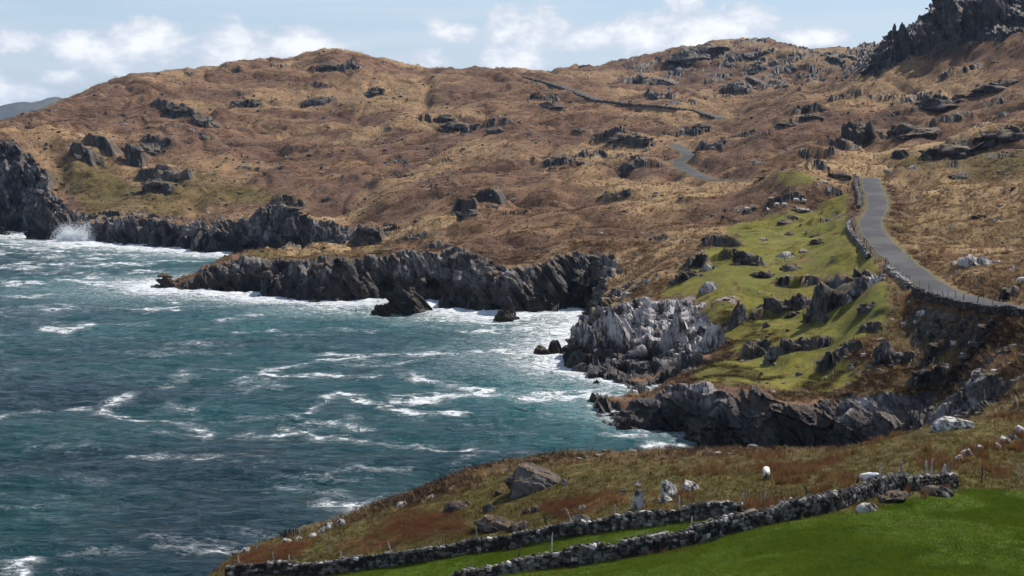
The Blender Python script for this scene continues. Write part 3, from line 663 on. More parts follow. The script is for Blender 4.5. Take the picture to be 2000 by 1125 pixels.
M_ROCK = rock_material('grey_rock', 0.15); M_PALE = rock_material('pale_rock', 0.85); M_DARK = rock_material('dark_rock', 0.0); M_MAUVE = rock_material('mauve_grey_rock', 0.4)
def white_rock_material():
    m, k, b = new_mat('white_lichened_rock'); pos = world_pos(k)
    n = k.noise(k.mapping(pos, rot=STRATA, scale=(1, 0.4, 0.5)), 2.2, 8, 0.7, 0.3)
    k.l.new(k.mix(k.ss(n, 0.40, 0.56), (0.05, 0.047, 0.043), (0.50, 0.48, 0.45)), b.inputs['Base Color'])
    b.inputs['Roughness'].default_value = 0.9; k.l.new(bumpn(k, n, 0.8, 0.15), b.inputs['Normal']); return m
M_WHITE = white_rock_material()

# ------------------------------------------------------------------ the sea
FOAM = [  # streaks of foam traced on the water: pixel polyline, half width in pixels, strength
    ([(500,730),(540,733),(600,738),(680,742),(740,738)], 3.5, 1.0), ([(500,722),(560,712),(640,708),(720,702),(800,695),(880,690)], 3, .8), ([(640,690),(760,695),(860,690),(980,690),(1090,695)], 6, .9),
    ([(660,712),(760,715),(860,708)], 5, .6), ([(780,740),(860,745),(930,752),(970,760),(900,765),(850,770)], 5, .9), ([(770,780),(840,785),(900,775),(1000,772),(1100,775),(1200,772)], 8, .95), ([(1000,780),(1100,785),(1190,778)], 9, 1.0),
    ([(610,800),(640,780),(670,770),(700,782),(740,795),(790,806),(830,812),(905,816)], 5, .95), ([(195,800),(210,785),(240,782),(265,778)], 5, .9), ([(195,800),(225,810),(265,820),(300,826)], 4, .9),
    ([(0,815),(70,805),(130,797),(185,788)], 4, .7), ([(310,760),(340,742),(370,730)], 5, .6), ([(460,755),(490,748),(530,750)], 10, .6), ([(470,735),(500,760),(480,775)], 6, .5),
    ([(570,818),(600,828),(650,830)], 6, .8), ([(555,838),(590,850),(625,860)], 6, .95), ([(455,848),(520,850),(580,852),(640,858),(700,862),(750,866)], 3.5, .8), ([(680,825),(700,838)], 9, .6),
    ([(325,790),(350,797),(370,800)], 4, .8), ([(330,825),(380,832),(410,842)], 5, .8), ([(300,848),(350,850),(400,856)], 5, .7), ([(750,866),(820,872),(880,882)], 5, .6), ([(880,882),(940,886),(1000,888),(1060,892)], 4, .7),
    ([(940,886),(905,905),(885,918)], 6, .5), ([(260,890),(320,892),(360,894)], 7, .6), ([(385,898),(420,900)], 8, .7), ([(50,870),(130,875),(200,872)], 8, .35), ([(630,930),(700,925),(790,922)], 3, .5),
    ([(540,945),(600,960),(640,968),(690,975)], 7, .6), ([(640,985),(680,990),(720,995),(760,990)], 14, .75), ([(690,1010),(740,1000),(790,985)], 10, .7), ([(120,1088),(180,1086),(235,1080)], 5, .7), ([(330,1075),(400,1075),(430,1072)], 8, .7),
    ([(20,1110),(60,1100)], 6, .8), ([(10,1115),(40,1120)], 8, .9), ([(120,935),(200,938),(250,930)], 6, .3), ([(80,640),(130,645),(180,640)], 6, .9), ([(160,632),(230,636),(290,634)], 2.5, .6), ([(260,605),(310,608),(345,604)], 6, .9),
    ([(345,600),(400,600),(450,597)], 2, .6), ([(430,625),(470,618),(510,615)], 5, .7), ([(460,652),(500,650),(545,652)], 4, .6), ([(370,670),(440,672),(470,680)], 4, .5), ([(0,605),(80,602),(170,596)], 3.5, .7), ([(0,620),(60,620),(140,616)], 3, .5),
    ([(0,488),(120,487),(260,489),(400,494)], 3.5, .9), ([(0,497),(150,500),(300,500),(420,505)], 3.5, .7), ([(0,526),(100,520),(200,517),(300,515)], 4, .9), ([(90,532),(200,533),(330,531)], 2.5, .8), ([(150,555),(240,556),(310,560)], 7, 1.0), ([(0,558),(80,556),(170,553)], 4, .8),
    ([(160,578),(260,576),(420,578)], 3, .6), ([(60,510),(150,507),(240,500)], 3, .7), ([(400,600),(480,596),(560,598),(640,600)], 4, .6), ([(560,610),(640,606),(720,612),(800,610)], 6, .7), ([(520,622),(600,618),(700,618)], 4, .5),
    ([(870,622),(950,632),(1010,640)], 8, .9), ([(900,645),(1000,648),(1080,640)], 7, .8), ([(1010,662),(1080,655),(1130,650)], 6, .6), ([(890,665),(950,668),(1000,660)], 4, .5), ([(660,650),(720,645),(780,640)], 3, .5),
    ([(1180,850),(1240,855),(1290,858)], 5, .7), ([(1260,868),(1310,872),(1350,866)], 5, .8), ([(1370,888),(1430,893),(1480,895)], 7, .7), ([(1330,900),(1400,905),(1460,905)], 6, .6), ([(1090,745),(1150,752),(1190,760)], 5, .6), ([(1020,700),(1060,706),(1100,716)], 6, .8),
    ([(990,850),(1030,858),(1090,862)], 4, .4), ([(1020,800),(1060,815),(1090,830)], 5, .4)]
def build_sea():
    nu, nv = 760, 1000
    u = np.linspace(-0.55, 0.55, nu); v = np.concatenate([np.linspace(math.log(60), math.log(760), nv - 60), np.linspace(math.log(765), math.log(11500), 60)])
    Ug, Vg = np.meshgrid(u, v, indexing='ij'); Y = np.exp(Vg).ravel().astype(np.float32); X = (Ug.ravel() * Y).astype(np.float32)
    sdv = lookup(SDg, X / Y, np.clip(np.log(Y), V0, V1)); open_ = sst(-sdv, -2, 14)
    a = -0.10; ca, sa = math.cos(a), math.sin(a); xr = X * ca + Y * sa; yr = -X * sa + Y * ca
    z = 0.70 * pn2(xr / 34, yr / 15, 201) + 0.48 * pn2(xr / 13, yr / 6, 203) + 0.30 * (1 - 2 * np.abs(pn2(xr / 6, yr / 2.8, 205))) + 0.08 * pn2(xr / 2.6, yr / 1.5, 207)
    z *= 1 - 0.8 * sst(Y, 900, 2500)
    px, py = project(X, Y, np.zeros_like(X))
    pxw = px + 16 * fbm2(X / 9, Y / 7, 3, 211, 0.6) ; pyw = py + 8.0 * fbm2(X / 11 + 50, Y / 8, 4, 213, 0.62)
    foam = np.zeros_like(X); brk = sst(fbm2(X / 8, Y / 5, 4, 231, 0.65), -0.35, 0.35)
    for pts, hw, st in FOAM:
        hw = hw * 0.95
        for i in range(len(pts) - 1):
            (ax, ay), (bx, by) = pts[i], pts[i + 1]
            sel = np.nonzero((px > min(ax, bx) - 40) & (px < max(ax, bx) + 40) & (py > min(ay, by) - 30) & (py < max(ay, by) + 30))[0]
            ex, ey = bx - ax, by - ay
            t = np.clip(((pxw[sel] - ax) * ex + (pyw[sel] - ay) * ey * 6) / (ex * ex + 6 * ey * ey), 0, 1)
            d = np.sqrt(((pxw[sel] - ax - t * ex) * 0.45) ** 2 + (pyw[sel] - ay - t * ey) ** 2)
            foam[sel] = np.maximum(foam[sel], 1.05 * st * np.exp(-(d / (hw * 1.5)) ** 1.3) * (0.5 + 0.5 * brk[sel]))
    # surf against the rocks, wide on the open side
    exposed = sst(Y, 150, 300)
    reach = 4.0 + 17.0 * exposed + 5 * fbm2(X / 30, Y / 30, 2, 215) + 9 * sst(Y, 456, 506)
    surf = np.clip(1.05 * np.exp(-np.clip(-sdv, 0, None) / np.clip(reach, 1.5, None)), 0, 1) * (0.5 + 0.5 * exposed)
    surf *= 1 - sst(152 - Y, 0, 25) * 0.6
    wind = 0.62 * sst(fbm2(xr / 26, yr / 7, 4, 217, 0.6), 0.22, 0.75) * sst(Y, 253, 363) + 0.32 * sst(fbm2(xr / 22, yr / 8, 4, 221, 0.6), 0.30, 0.8)
    foam = np.clip(np.maximum(np.maximum(foam, surf), wind), 0, 1); surf = np.clip(surf, 0, 1)
    turq = np.clip(np.exp(-np.clip(-sdv, 0, None) / (14 + 22 * exposed)) * 0.9, 0, 1) * sst(Y, 144, 195)
    for (cx, cy, rx, ry, st) in [(1060,775,190,26,.9),(1000,650,170,34,.7),(950,690,200,20,.5),(700,690,250,60,.25),(250,620,260,50,.3),(560,760,260,70,.22),(1340,880,140,30,.4),(300,560,180,40,.4)]:
        turq = np.maximum(turq, st * np.exp(-((px - cx) / rx) ** 2 - ((py - cy) / ry) ** 2))
    z += 0.25 * foam * np.abs(pn2(X / 2.5, Y / 2.5, 223)) + 0.8 * surf * exposed * np.abs(pn2(X / 8, Y / 8, 225))
    me = grid_mesh('sea', X, Y, z, nu, nv)
    add_attr(me, 'water', foam, turq, surf)
    o = bpy.data.objects.new('sea', me); COL.objects.link(o); o['kind'] = 'structure'; o['label'] = 'teal sea streaked with white foam'
    m, k, b = new_mat('sea_water'); pos = world_pos(k)
    at_ = k.node('ShaderNodeAttribute', attribute_name='water'); s = k.node('ShaderNodeSeparateColor'); k.l.new(at_.outputs['Color'], s.inputs[0])
    f, tq = s.outputs[0], s.outputs[1]
    rip = k.mapping(pos, rot=(0, 0, 0.10), scale=(0.42, 1, 1))
    w1 = k.noise(rip, 0.55, 6, 0.62, 0.5); w2 = k.noise(rip, 1.9, 5, 0.6, 0.4); w0 = k.noise(k.mapping(pos, scale=(0.6, 1, 1)), 0.022, 4, 0.55, 0.6)
    deep = k.mix(k.ss(w0, 0.40, 0.64), (0.004, 0.026, 0.036), (0.008, 0.056, 0.060))
    deep = k.mix(k.math('MULTIPLY', tq, k.math('MULTIPLY_ADD', w0, 0.8, 0.35)), deep, (0.035, 0.230, 0.225))
    fpos = k.mapping(pos, rot=(0, 0, 0.08), scale=(0.55, 1, 1))
    lace1 = k.noise(fpos, 0.22, 5, 0.62, 1.4); lace2 = k.noise(fpos, 0.75, 6, 0.68, 0.9)
    def ridge(n, kk): return k.math('SUBTRACT', 1.0, k.math('MULTIPLY', k.math('ABSOLUTE', k.math('SUBTRACT', n, 0.5)), kk), clamp=True)
    net = k.math('MAXIMUM', ridge(lace1, 12.0), k.math('MULTIPLY', ridge(lace2, 10.0), 0.9))
    fm = k.math('MAXIMUM', k.math('MULTIPLY', f, k.math('ADD', 0.32, k.math('MULTIPLY', net, 0.85))), k.math('MULTIPLY', s.outputs[2], k.math('ADD', 0.62, k.math('MULTIPLY', net, 0.4))))
    speck = k.noise(fpos, 2.6, 4, 0.7, 0.5)
    fm = k.math('ADD', fm, k.math('ADD', k.math('MULTIPLY', k.math('SUBTRACT', lace2, 0.5), 0.6), k.math('MULTIPLY', k.math('SUBTRACT', speck, 0.5), 0.75)))
    fmask = k.ss(fm, 0.38, 0.66)
    thin = k.math('MULTIPLY', k.ss(fm, 0.14, 0.42), 0.20)
    fmask = k.math('MAXIMUM', fmask, thin)
    k.l.new(k.mix(fmask, deep, (0.80, 0.84, 0.86)), b.inputs['Base Color'])
    k.l.new(k.math('MULTIPLY_ADD', fmask, 0.6, 0.14), b.inputs['Roughness'])
    b.inputs['IOR'].default_value = 1.33; b.inputs['Specular IOR Level'].default_value = 0.5
    hh = k.math('ADD', k.math('MULTIPLY', w1, 1.0), k.math('MULTIPLY', w2, 0.38))
    hh = k.math('ADD', hh, k.math('MULTIPLY', fmask, 0.15))
    k.l.new(bumpn(k, hh, 1.0, 2.4), b.inputs['Normal'])
    me.materials.append(m)
build_sea()

# ------------------------------------------------------------------ helpers for things
def link(o, parent=None):
    COL.objects.link(o)
    if parent is not None: o.parent = parent
    return o
def tag(o, label=None, cat=None, group=None, kind=None):
    for a, b in (('label', label), ('category', cat), ('group', group), ('kind', kind)):
        if b: o[a] = b
    return o
def empty(name, loc, rz=0.0):
    o = bpy.data.objects.new(name, None); o.location = loc; o.rotation_euler = (0, 0, rz); o.empty_display_size = 0.5
    return link(o)
def mesh_from(name, verts, faces, mat=None, smooth=False):
    me = bpy.data.meshes.new(name); me.from_pydata([tuple(map(float, v)) for v in verts], [], faces); me.update()
    if smooth: me.polygons.foreach_set('use_smooth', np.ones(len(me.polygons), bool))
    if mat: me.materials.append(mat)
    return me
_ico = {}
def ico(sub):
    if sub not in _ico:
        bm = bmesh.new(); bmesh.ops.create_icosphere(bm, subdivisions=sub, radius=1.0)
        bm.verts.ensure_lookup_table()
        _ico[sub] = (np.array([v.co[:] for v in bm.verts], np.float32), [tuple(v.index for v in f.verts) for f in bm.faces]); bm.free()
    return _ico[sub]

# ------------------------------------------------------------------ roads
def road_material():
    m, k, b = new_mat('worn_tarmac'); pos = world_pos(k)
    n0 = k.noise(pos, 0.11, 4, 0.6); n1 = k.noise(pos, 0.9, 5, 0.65); n2 = k.noise(pos, 14.0, 3, 0.6)
    c = k.mix(k.ss(n0, 0.40, 0.62), (0.040, 0.039, 0.043), (0.072, 0.069, 0.071))
    c = k.mix(k.math('MULTIPLY', k.ss(n1, 0.5, 0.7), 0.6), c, (0.028, 0.028, 0.031))
    a = k.node('ShaderNodeAttribute', attribute_name='side'); s = k.node('ShaderNodeSeparateColor'); k.l.new(a.outputs['Color'], s.inputs[0])
    e = k.ss(k.math('ADD', s.outputs[0], k.math('MULTIPLY', k.math('SUBTRACT', n1, 0.5), 0.7)), 0.80, 0.98)
    c = k.mix(k.math('MULTIPLY', e, 0.8), c, (0.11, 0.10, 0.05))
    mid = k.math('SUBTRACT', 1.0, k.ss(k.math('ADD', s.outputs[0], k.math('MULTIPLY', k.math('SUBTRACT', n1, 0.5), 0.5)), 0.02, 0.18))
    c = k.mix(k.math('MULTIPLY', mid, 0.35), c, (0.09, 0.085, 0.08))
    k.l.new(c, b.inputs['Base Color']); b.inputs['Roughness'].default_value = 0.88; b.inputs['Specular IOR Level'].default_value = 0.25
    k.l.new(bumpn(k, n2, 0.3, 0.02), b.inputs['Normal']); return m
M_ROAD = road_material()
def path_frames(q):
    t = np.gradient(q[:, :2], axis=0); t /= np.linalg.norm(t, axis=1, keepdims=True) + 1e-9
    return t, np.stack([t[:, 1], -t[:, 0]], 1)          # tangent, right-hand side
for ri, (q, hw) in enumerate(road_paths):
    t, rgt = path_frames(q); cols = np.array([-1, -0.6, -0.2, 0.2, 0.6, 1]); V = []; F = []; SA = []
    wv = hw + 0.32 * fbm2(q[:, 0] / 4, q[:, 1] / 4, 2, 301)
    for i in range(len(q)):
        for c in cols:
            V.append((q[i, 0] + rgt[i, 0] * c * wv[i], q[i, 1] + rgt[i, 1] * c * wv[i], q[i, 2] + 0.06 * (1 - c * c) - 0.02 * abs(c))); SA.append(abs(c))
    n = len(cols)
    for i in range(len(q) - 1):
        for j in range(n - 1): F.append((i * n + j, i * n + j + 1, (i + 1) * n + j + 1, (i + 1) * n + j))
    me = mesh_from('road', V, F, M_ROAD, True); SA = np.array(SA, np.float32); add_attr(me, 'side', SA, SA, SA)
    o = link(bpy.data.objects.new('road', me)); tag(o, ('narrow grey tarmac lane bending down past the green fields', 'short bend of the tarmac lane halfway up the brown slope', 'thin stretch of the tarmac lane climbing to the saddle')[ri], kind='structure')

# ------------------------------------------------------------------ rocks
def rock_data(name, seed, sub, style, mat):
    """angular rock: a ball cut by many planes set along the bedding, then roughened; sits on z=0, about 1 wide and 1 high"""
    g = np.random.default_rng(seed); v, f = ico(sub); v = v.copy()
    v *= np.array([0.5, 0.42, 0.62])
    bed = np.array([0.72, 0.25, 0.62]) if style != 'slab' else np.array([0.45, -0.35, 0.82]); bed /= np.linalg.norm(bed)
    for i in range(13 if style != 'round' else 7):
        n = g.normal(size=3)
        if style != 'round' and g.random() < 0.55: n = bed * (1 if g.random() < 0.6 else -1) + 0.28 * n
        n /= np.linalg.norm(n); d = (0.25 + 0.16 * g.random()) * (1.0 if style != 'round' else 1.15)
        e = v @ n - d; v -= np.maximum(e, 0)[:, None] * n * (0.96 if style != 'round' else 0.8)
    v[:, :2] *= 1.22 - 0.55 * np.clip(v[:, 2:3] + 0.25, 0, 0.6)
    s = v @ bed
    if style == 'peak': v[:, :2] *= (1.15 - 0.6 * np.clip((v[:, 2:3] + 0.3) / 0.8, 0, 1))
    o = g.random(3) * 60
    x, y, z = v[:, 0] + o[0], v[:, 1] + o[1], v[:, 2] + o[2]
    sb = s + o[0]
    k = 0.4 if style == 'round' else 1.0
    off = 0.16 * cells(sb * 3.6, y * 2.0, z * 1.8, 5, 1.5) + 0.07 * cells(sb * 8, y * 4.5, z * 4, 6, 1.5) + 0.03 * pn3(x * 4, y * 4, z * 4, 5) + (0.02 * cells(sb * 17, y * 10, z * 9, 8, 1.4) if sub > 3 else 0)
    nr = v / (np.linalg.norm(v, axis=1, keepdims=True) + 1e-6)
    v = v + nr * (off * k)[:, None]
    v[:, 2] -= np.quantile(v[:, 2], 0.02); mx = np.ptp(v[:, 0]); v[:, :2] /= mx; v[:, 2] /= v[:, 2].max()
    me = mesh_from(name, v, f, mat, False)
    return me
_rock_cache = {}
def rock_mesh(style, mat, big, seed):
    key = (style, mat.name, big, seed)
    if key not in _rock_cache: _rock_cache[key] = rock_data('rock', sum(map(ord, style)) * 31 + seed * 977 + 5, 5 if big == 2 else 4 if big else 3, style, mat)
    return _rock_cache[key]
_rk = 0
def put_rock(name, loc, wdt, dep, hgt, style, mat, label, cat='rock', group=None, big=0, rz=None, tilt=0.0, sink=0.6, seed=None):
    global _rk; _rk += 1
    g = np.random.default_rng(_rk + 900)
    sd_ = seed if seed is not None else int(g.integers(0, 3 if big == 2 else 5))
    o = bpy.data.objects.new(name, rock_mesh(style, mat, big, sd_))
    o.location = (loc[0], loc[1], loc[2] - sink * hgt); o.scale = (wdt, dep, hgt * (1 + sink))
    o.rotation_euler = (0, R(tilt), rz if rz is not None else g.uniform(-0.35, 0.35))
    link(o); tag(o, label, cat, group); return o
def outcrop_data(seed, n, mat, zfun):
    """broken outcrop: many angular slabs leaning along the beds, in one mesh; unit footprint, pieces lie on zfun"""
    g = np.random.default_rng(seed); V = []; F = []; nn = 0
    for i in range(n):
        st = ('crag', 'slab', 'crag', 'slab', 'round')[i % 5]; key = (st, int(g.integers(0, 4)), 2 if i > 4 else 3)
        if key not in _piece: m_ = rock_data('piece', sum(map(ord, st)) * 7 + key[1] * 131, key[2], st, M_ROCK); _piece[key] = (np.array([v.co[:] for v in m_.vertices], np.float32), np.array([p.vertices[:] for p in m_.polygons], np.int32)); bpy.data.meshes.remove(m_)
        v, f = _piece[key]
        big_ = g.uniform(0.34, 0.55) if i < 5 else g.uniform(0.16, 0.30)
        x, y = np.clip(g.normal(size=2) * (0.18 if i < 4 else 0.23), -0.42, 0.42)
        y = y * 0.8 - x * 0.25
        if i == 0: x = y = 0.0; big_ = 0.98
        fall = max(0.25, 1 - 1.5 * (abs(x) + 0.5 * abs(y)))
        e = (g.normal() * 0.12, -0.35 + g.normal() * 0.22, g.normal() * 0.35) if i else (0, 0, 0)
        sc = np.array([big_ * g.uniform(0.7, 1.3), big_ * g.uniform(0.8, 1.3), 1.0], np.float32)
        V.append((v, sc if i else np.array([1.08, 1.08, 1.0], np.float32), e, (x, y), fall * g.uniform(0.6, 1.1) if i else 0.55)); F.append(f + nn); nn += len(v)
    return V, np.concatenate(F)
_piece = {}
def outcrop_at(x, y, w_, d_, h_, mat, name, label, group, seed, n=16):
    V, F = outcrop_data(seed, n, mat, None); base = np.array((x, y, ground_z(x, y))); out = []
    for v, sc, e, (ox, oy), fl in V:
        px_, py_ = x + ox * w_, y + oy * d_; zg = ground_z(px_, py_); hh = min(h_ * fl, sc[0] * w_ * 0.8)
        q = v * np.array([sc[0] * w_, sc[1] * d_, hh * 2.7], np.float32); q = q @ rot_np(e).T
        out.append(q + np.array([px_ - base[0], py_ - base[1], zg - base[2] - hh * 1.65], np.float32))
    V = np.concatenate(out); me = bpy.data.meshes.new(name); me.vertices.add(len(V)); me.vertices.foreach_set('co', V.astype(np.float32).ravel()); me.loops.add(F.size); me.loops.foreach_set('vertex_index', F.astype(np.int32).ravel())
    me.polygons.add(len(F)); me.polygons.foreach_set('loop_start', np.arange(0, F.size, 3, dtype=np.int32)); me.materials.append(mat); me.update(calc_edges=True)
    o = link(bpy.data.objects.new(name, me)); o.location = base; tag(o, label, 'rock', group); return o
def rot_np(e): return np.array(Euler(e).to_matrix(), np.float32)
def rock_at(px, py, wpx, hpx, style='crag', mat=None, label='', name='rock_outcrop', d0=50, group=None, big=None, tilt=0.0, water=False, rz=None, dep=0.8, d1=1400, seed=None, sink=0.6, hs=None):
    if water: x, y = sea(px, py); z = -0.6
    else: x, y, z = place(px, py, d0, d1)
    w_, h_ = wpx * y / FPX, hpx * y / FPX * (hs if hs else 1.0 if water or name == 'sea_crag' or y < 122 else 0.42 if y > 330 else 0.62)
    dd = w_ * dep; y2 = y + dd * 0.35; x2 = x * y2 / y
    if not water: z = min(ground_z(x2, y2), z + h_ * 0.5)
    else: h_ += 0.6
    if not water and name not in ('sea_crag', 'crag_buttress') and wpx >= 22 and style in ('crag', 'peak'):
        global _rk; _rk += 1
        return outcrop_at(x2, y2, w_ * 1.15, dd * 1.2, h_ * 1.05, mat or M_ROCK, name, label, group, 4000 + _rk, 24 if wpx > 60 else 16)
    if big is None: big = 2 if wpx > 70 else 1 if wpx > 26 else 0
    return put_rock(name, (x2, y2, z), w_, dd, h_, style, mat or M_ROCK, label, 'rock', group, big, rz, tilt * (0.6 if y > 130 else 1), sink if water or y < 122 else max(sink, 1.1), seed)

# foreground headland
rock_at(1042, 962, 128, 52, 'round', M_ROCK, 'large grey outcrop with white-streaked ribs on the foreground headland crest', dep=0.6)
rock_at(1012, 972, 44, 20, 'round', M_ROCK, 'grey block at the lower left foot of the crest outcrop')
rock_at(977, 968, 24, 14, 'crag', M_DARK, 'small dark rock tucked left of the crest outcrop')
rock_at(1108, 948, 14, 16, 'slab', M_WHITE, 'small white leaning slab just right of the crest outcrop', tilt=-25)
rock_at(893, 997, 60, 17, 'round', M_DARK, 'low dark whale-backed boulder among bracken on the headland')
rock_at(952, 1001, 27, 18, 'round', M_ROCK, 'rounded grey boulder between the whale-backed boulder and the crest outcrop')
rock_at(968, 1039, 104, 25, 'round', M_ROCK, 'long pale-rimmed outcrop just behind the lower field wall', dep=0.5)
rock_at(1015, 1037, 50, 15, 'round', M_ROCK, 'flat tail of rock at the right end of the long pale-rimmed outcrop')
rock_at(1048, 1001, 22, 12, 'round', M_ROCK, 'right-hand one of two touching grey stones on the heath')
rock_at(1030, 1003, 20, 10, 'round', M_ROCK, 'left-hand one of two touching grey stones on the heath')
rock_at(1246, 996, 30, 44, 'slab', M_WHITE, 'upright white-lichened slab standing by the wall', dep=0.45)
rock_at(1318, 972, 44, 34, 'slab', M_WHITE, 'bright white jagged rock with the highest point beside the walls', tilt=-12)
rock_at(1345, 960, 44, 18, 'slab', M_WHITE, 'long white tongue of rock pointing right on the heath', tilt=8)
rock_at(1298, 984, 34, 16, 'slab', M_WHITE, 'low white rock below the jagged white rock')
rock_at(1135, 1028, 64, 20, 'round', M_ROCK, 'white-rimmed grey outcrop rising behind the lower wall', dep=0.5)
rock_at(1246, 950, 13, 10, 'crag', M_WHITE, 'small pale stone on the heath left of the jagged white rock')
rock_at(1219, 962, 18, 9, 'round', M_ROCK, 'low grey stone on the heath above the upright slab')
rock_at(1136, 996, 16, 8, 'round', M_WHITE, 'small white stone among bracken above the lower wall')
rock_at(1105, 1004, 20, 8, 'round', M_DARK, 'small dark stone among bracken above the lower wall')
rock_at(1692, 1000, 46, 16, 'round', M_WHITE, 'bright white rock at the edge of the lawn below the upper wall')
rock_at(1750, 985, 62, 24, 'slab', M_ROCK, 'tilted grey slab with white patches under the upper wall', tilt=-10)
rock_at(1826, 971, 72, 20, 'round', M_ROCK, 'rounded grey outcrop at the right end of the upper wall')
rock_at(1613, 1004, 26, 10, 'round', M_ROCK, 'small grey stone at the foot of the upper wall')
rock_at(1590, 1010, 14, 7, 'round', M_ROCK, 'smallest stone at the foot of the upper wall')
rock_at(1862, 842, 92, 24, 'round', M_WHITE, 'pale whale-backed rock on the right-hand crest', dep=0.5)
for i, (px, py, a, b_) in enumerate([(1872,902,20,12),(1885,892,26,13),(1912,880,20,9),(1948,876,16,10),(1962,868,28,13),(1978,860,20,12),(1992,846,26,14)]):
    rock_at(px, py, a, b_, 'round', M_WHITE, 'lichen-white loose stone in the broken row up the right-hand heath', 'loose_stone', group='white stones of the broken row')
for i, (px, py, a, b_) in enumerate([(785,988,26,10),(810,979,20,5),(845,970,22,5),(640,1033,28,15),(628,1039,16,9),(665,1026,14,16),(672,1024,10,13),(610,1046,18,7),(560,1057,22,6),(585,1052,18,5),(480,1077,22,9),(462,1080,18,8),(425,1100,24,12),(405,1114,20,12),(395,1120,16,10),(885,953,18,5)]):
    rock_at(px, py + 3, a, b_, 'slab', M_WHITE, 'white weathered stone along the seaward lip of the headland', 'edge_stone', group='white stones along the headland lip')
rock_at(550, 1066, 90, 13, 'round', M_DARK, 'black wet rock in the sea just below the headland lip', 'sea_rock', water=True, dep=0.4)
# slope under the lane wall
rock_at(1735, 704, 56, 50, 'round', M_ROCK, 'big rounded dark crag streaked with white lichen below the lane')
rock_at(1803, 618, 26, 11, 'round', M_WHITE, 'white boulder in russet bracken right under the lane wall')
rock_at(1772, 634, 22, 11, 'crag', M_PALE, 'small lilac-grey stone below the corner of the lane wall')
rock_at(1838, 648, 14, 18, 'slab', M_ROCK, 'narrow upright stone in the heath below the lane wall')
rock_at(1790, 662, 11, 16, 'slab', M_ROCK, 'slim pointed stone right of the big rounded crag')
rock_at(1822, 664, 18, 18, 'crag', M_DARK, 'dark stone with a white corner below the lane')
for i, (px, py, a, b_) in enumerate([(1870,664,26,18),(1890,672,26,14),(1912,677,24,14),(1932,680,18,16)]):
    rock_at(px, py, a, b_, 'crag', M_DARK, 'dark block in the short rock rib above the olive pasture', group='blocks of the rock rib')
rock_at(1890, 704, 32, 18, 'crag', M_ROCK, 'low twin-topped grey rock in the olive pasture')
rock_at(1925, 655, 48, 18, 'crag', M_DARK, 'dark mossy ledge near the right edge below the wall')
rock_at(1846, 726, 34, 15, 'slab', M_PALE, 'flat speckled grey slab beside leaning stakes')
rock_at(1835, 690, 52, 16, 'crag', M_DARK, 'dark broken ledge left of the pasture')
rock_at(1795, 735, 30, 18, 'crag', M_ROCK, 'grey rock in the grassy bank above the cove')
rock_at(1698, 608, 40, 18, 'crag', M_ROCK, 'mossy grey crag on the green slope left of the wall corner')
# green fields
rock_at(1655, 584, 118, 84, 'peak', M_ROCK, 'tall ribbed crag with a pointed top between the green field and the lane', dep=0.7, hs=1.0)
rock_at(1700, 560, 66, 44, 'crag', M_PALE, 'sloping ribbed shoulder on the right of the tall pointed crag', tilt=12)
rock_at(1533, 503, 42, 18, 'round', M_PALE, 'light grey domed boulder in the upper green field')
rock_at(1569, 495, 20, 8, 'round', M_PALE, 'smaller light boulder right of the domed boulder in the green field')
rock_at(1545, 528, 40, 20, 'crag', M_ROCK, 'wedge of grey rock below the domed boulder')
rock_at(1493, 545, 40, 30, 'crag', M_DARK, 'dark broken crag left of the rock wedge')
rock_at(1491, 471, 18, 8, 'round', M_PALE, 'small light outcrop in the upper green field near the ditch')
rock_at(1544, 461, 30, 10, 'round', M_DARK, 'dark heathery hummock of rock, left one of three in the green field')
rock_at(1592, 464, 28, 11, 'round', M_DARK, 'dark rock, middle one of three in the green field')
rock_at(1598, 475, 30, 9, 'crag', M_DARK, 'low dark rock, lowest of three in the green field')
rock_at(1565, 416, 34, 11, 'crag', M_PALE, 'light grey ledge in the field just below the grazing sheep')
rock_at(1545, 424, 22, 10, 'crag', M_ROCK, 'grey stone left of the light ledge below the sheep')
rock_at(1533, 440, 34, 9, 'round', M_ROCK, 'flat grey rock at the top edge of the middle field')
rock_at(1508, 400, 14, 7, 'round', M_PALE, 'pale boulder left of the sheep, by the dark ditch')
rock_at(1607, 358, 18, 9, 'round', M_PALE, 'pale boulder on the green knoll near the head of the lane')
rock_at(1385, 572, 42, 27, 'round', M_PALE, 'pinkish rounded boulder above the pale sea crag')
rock_at(1385, 528, 24, 30, 'peak', M_PALE, 'pale upright stone on the grassy ridge above the cove')
rock_at(1345, 545, 52, 30, 'crag', M_DARK, 'dark crag beside the pale upright stone')
rock_at(1460, 498, 44, 26, 'crag', M_ROCK, 'brown-grey crag on the left edge of the upper green field')
rock_at(1478, 692, 42, 56, 'peak', M_ROCK, 'steep grey buttress at the seaward end of the green slope', dep=0.6)
rock_at(1525, 695, 52, 34, 'crag', M_ROCK, 'broken grey rocks right of the steep buttress')
rock_at(1500, 640, 20, 16, 'crag', M_ROCK, 'small mossy stone on the green slope above the buttress')
rock_at(1616, 628, 16, 18, 'crag', M_DARK, 'dark stone in the middle of the lower green slope')
rock_at(1578, 630, 22, 10, 'crag', M_DARK, 'flat dark stone on the lower green slope')
rock_at(1545, 618, 24, 10, 'crag', M_DARK, 'dark tuft-topped stone at the top of the lower green slope')
rock_at(1520, 600, 60, 34, 'crag', M_DARK, 'dark hollow crag in the middle of the green slopes')
rock_at(1570, 590, 44, 26, 'crag', M_ROCK, 'mossy crag between the dark hollow and the tall pointed crag')
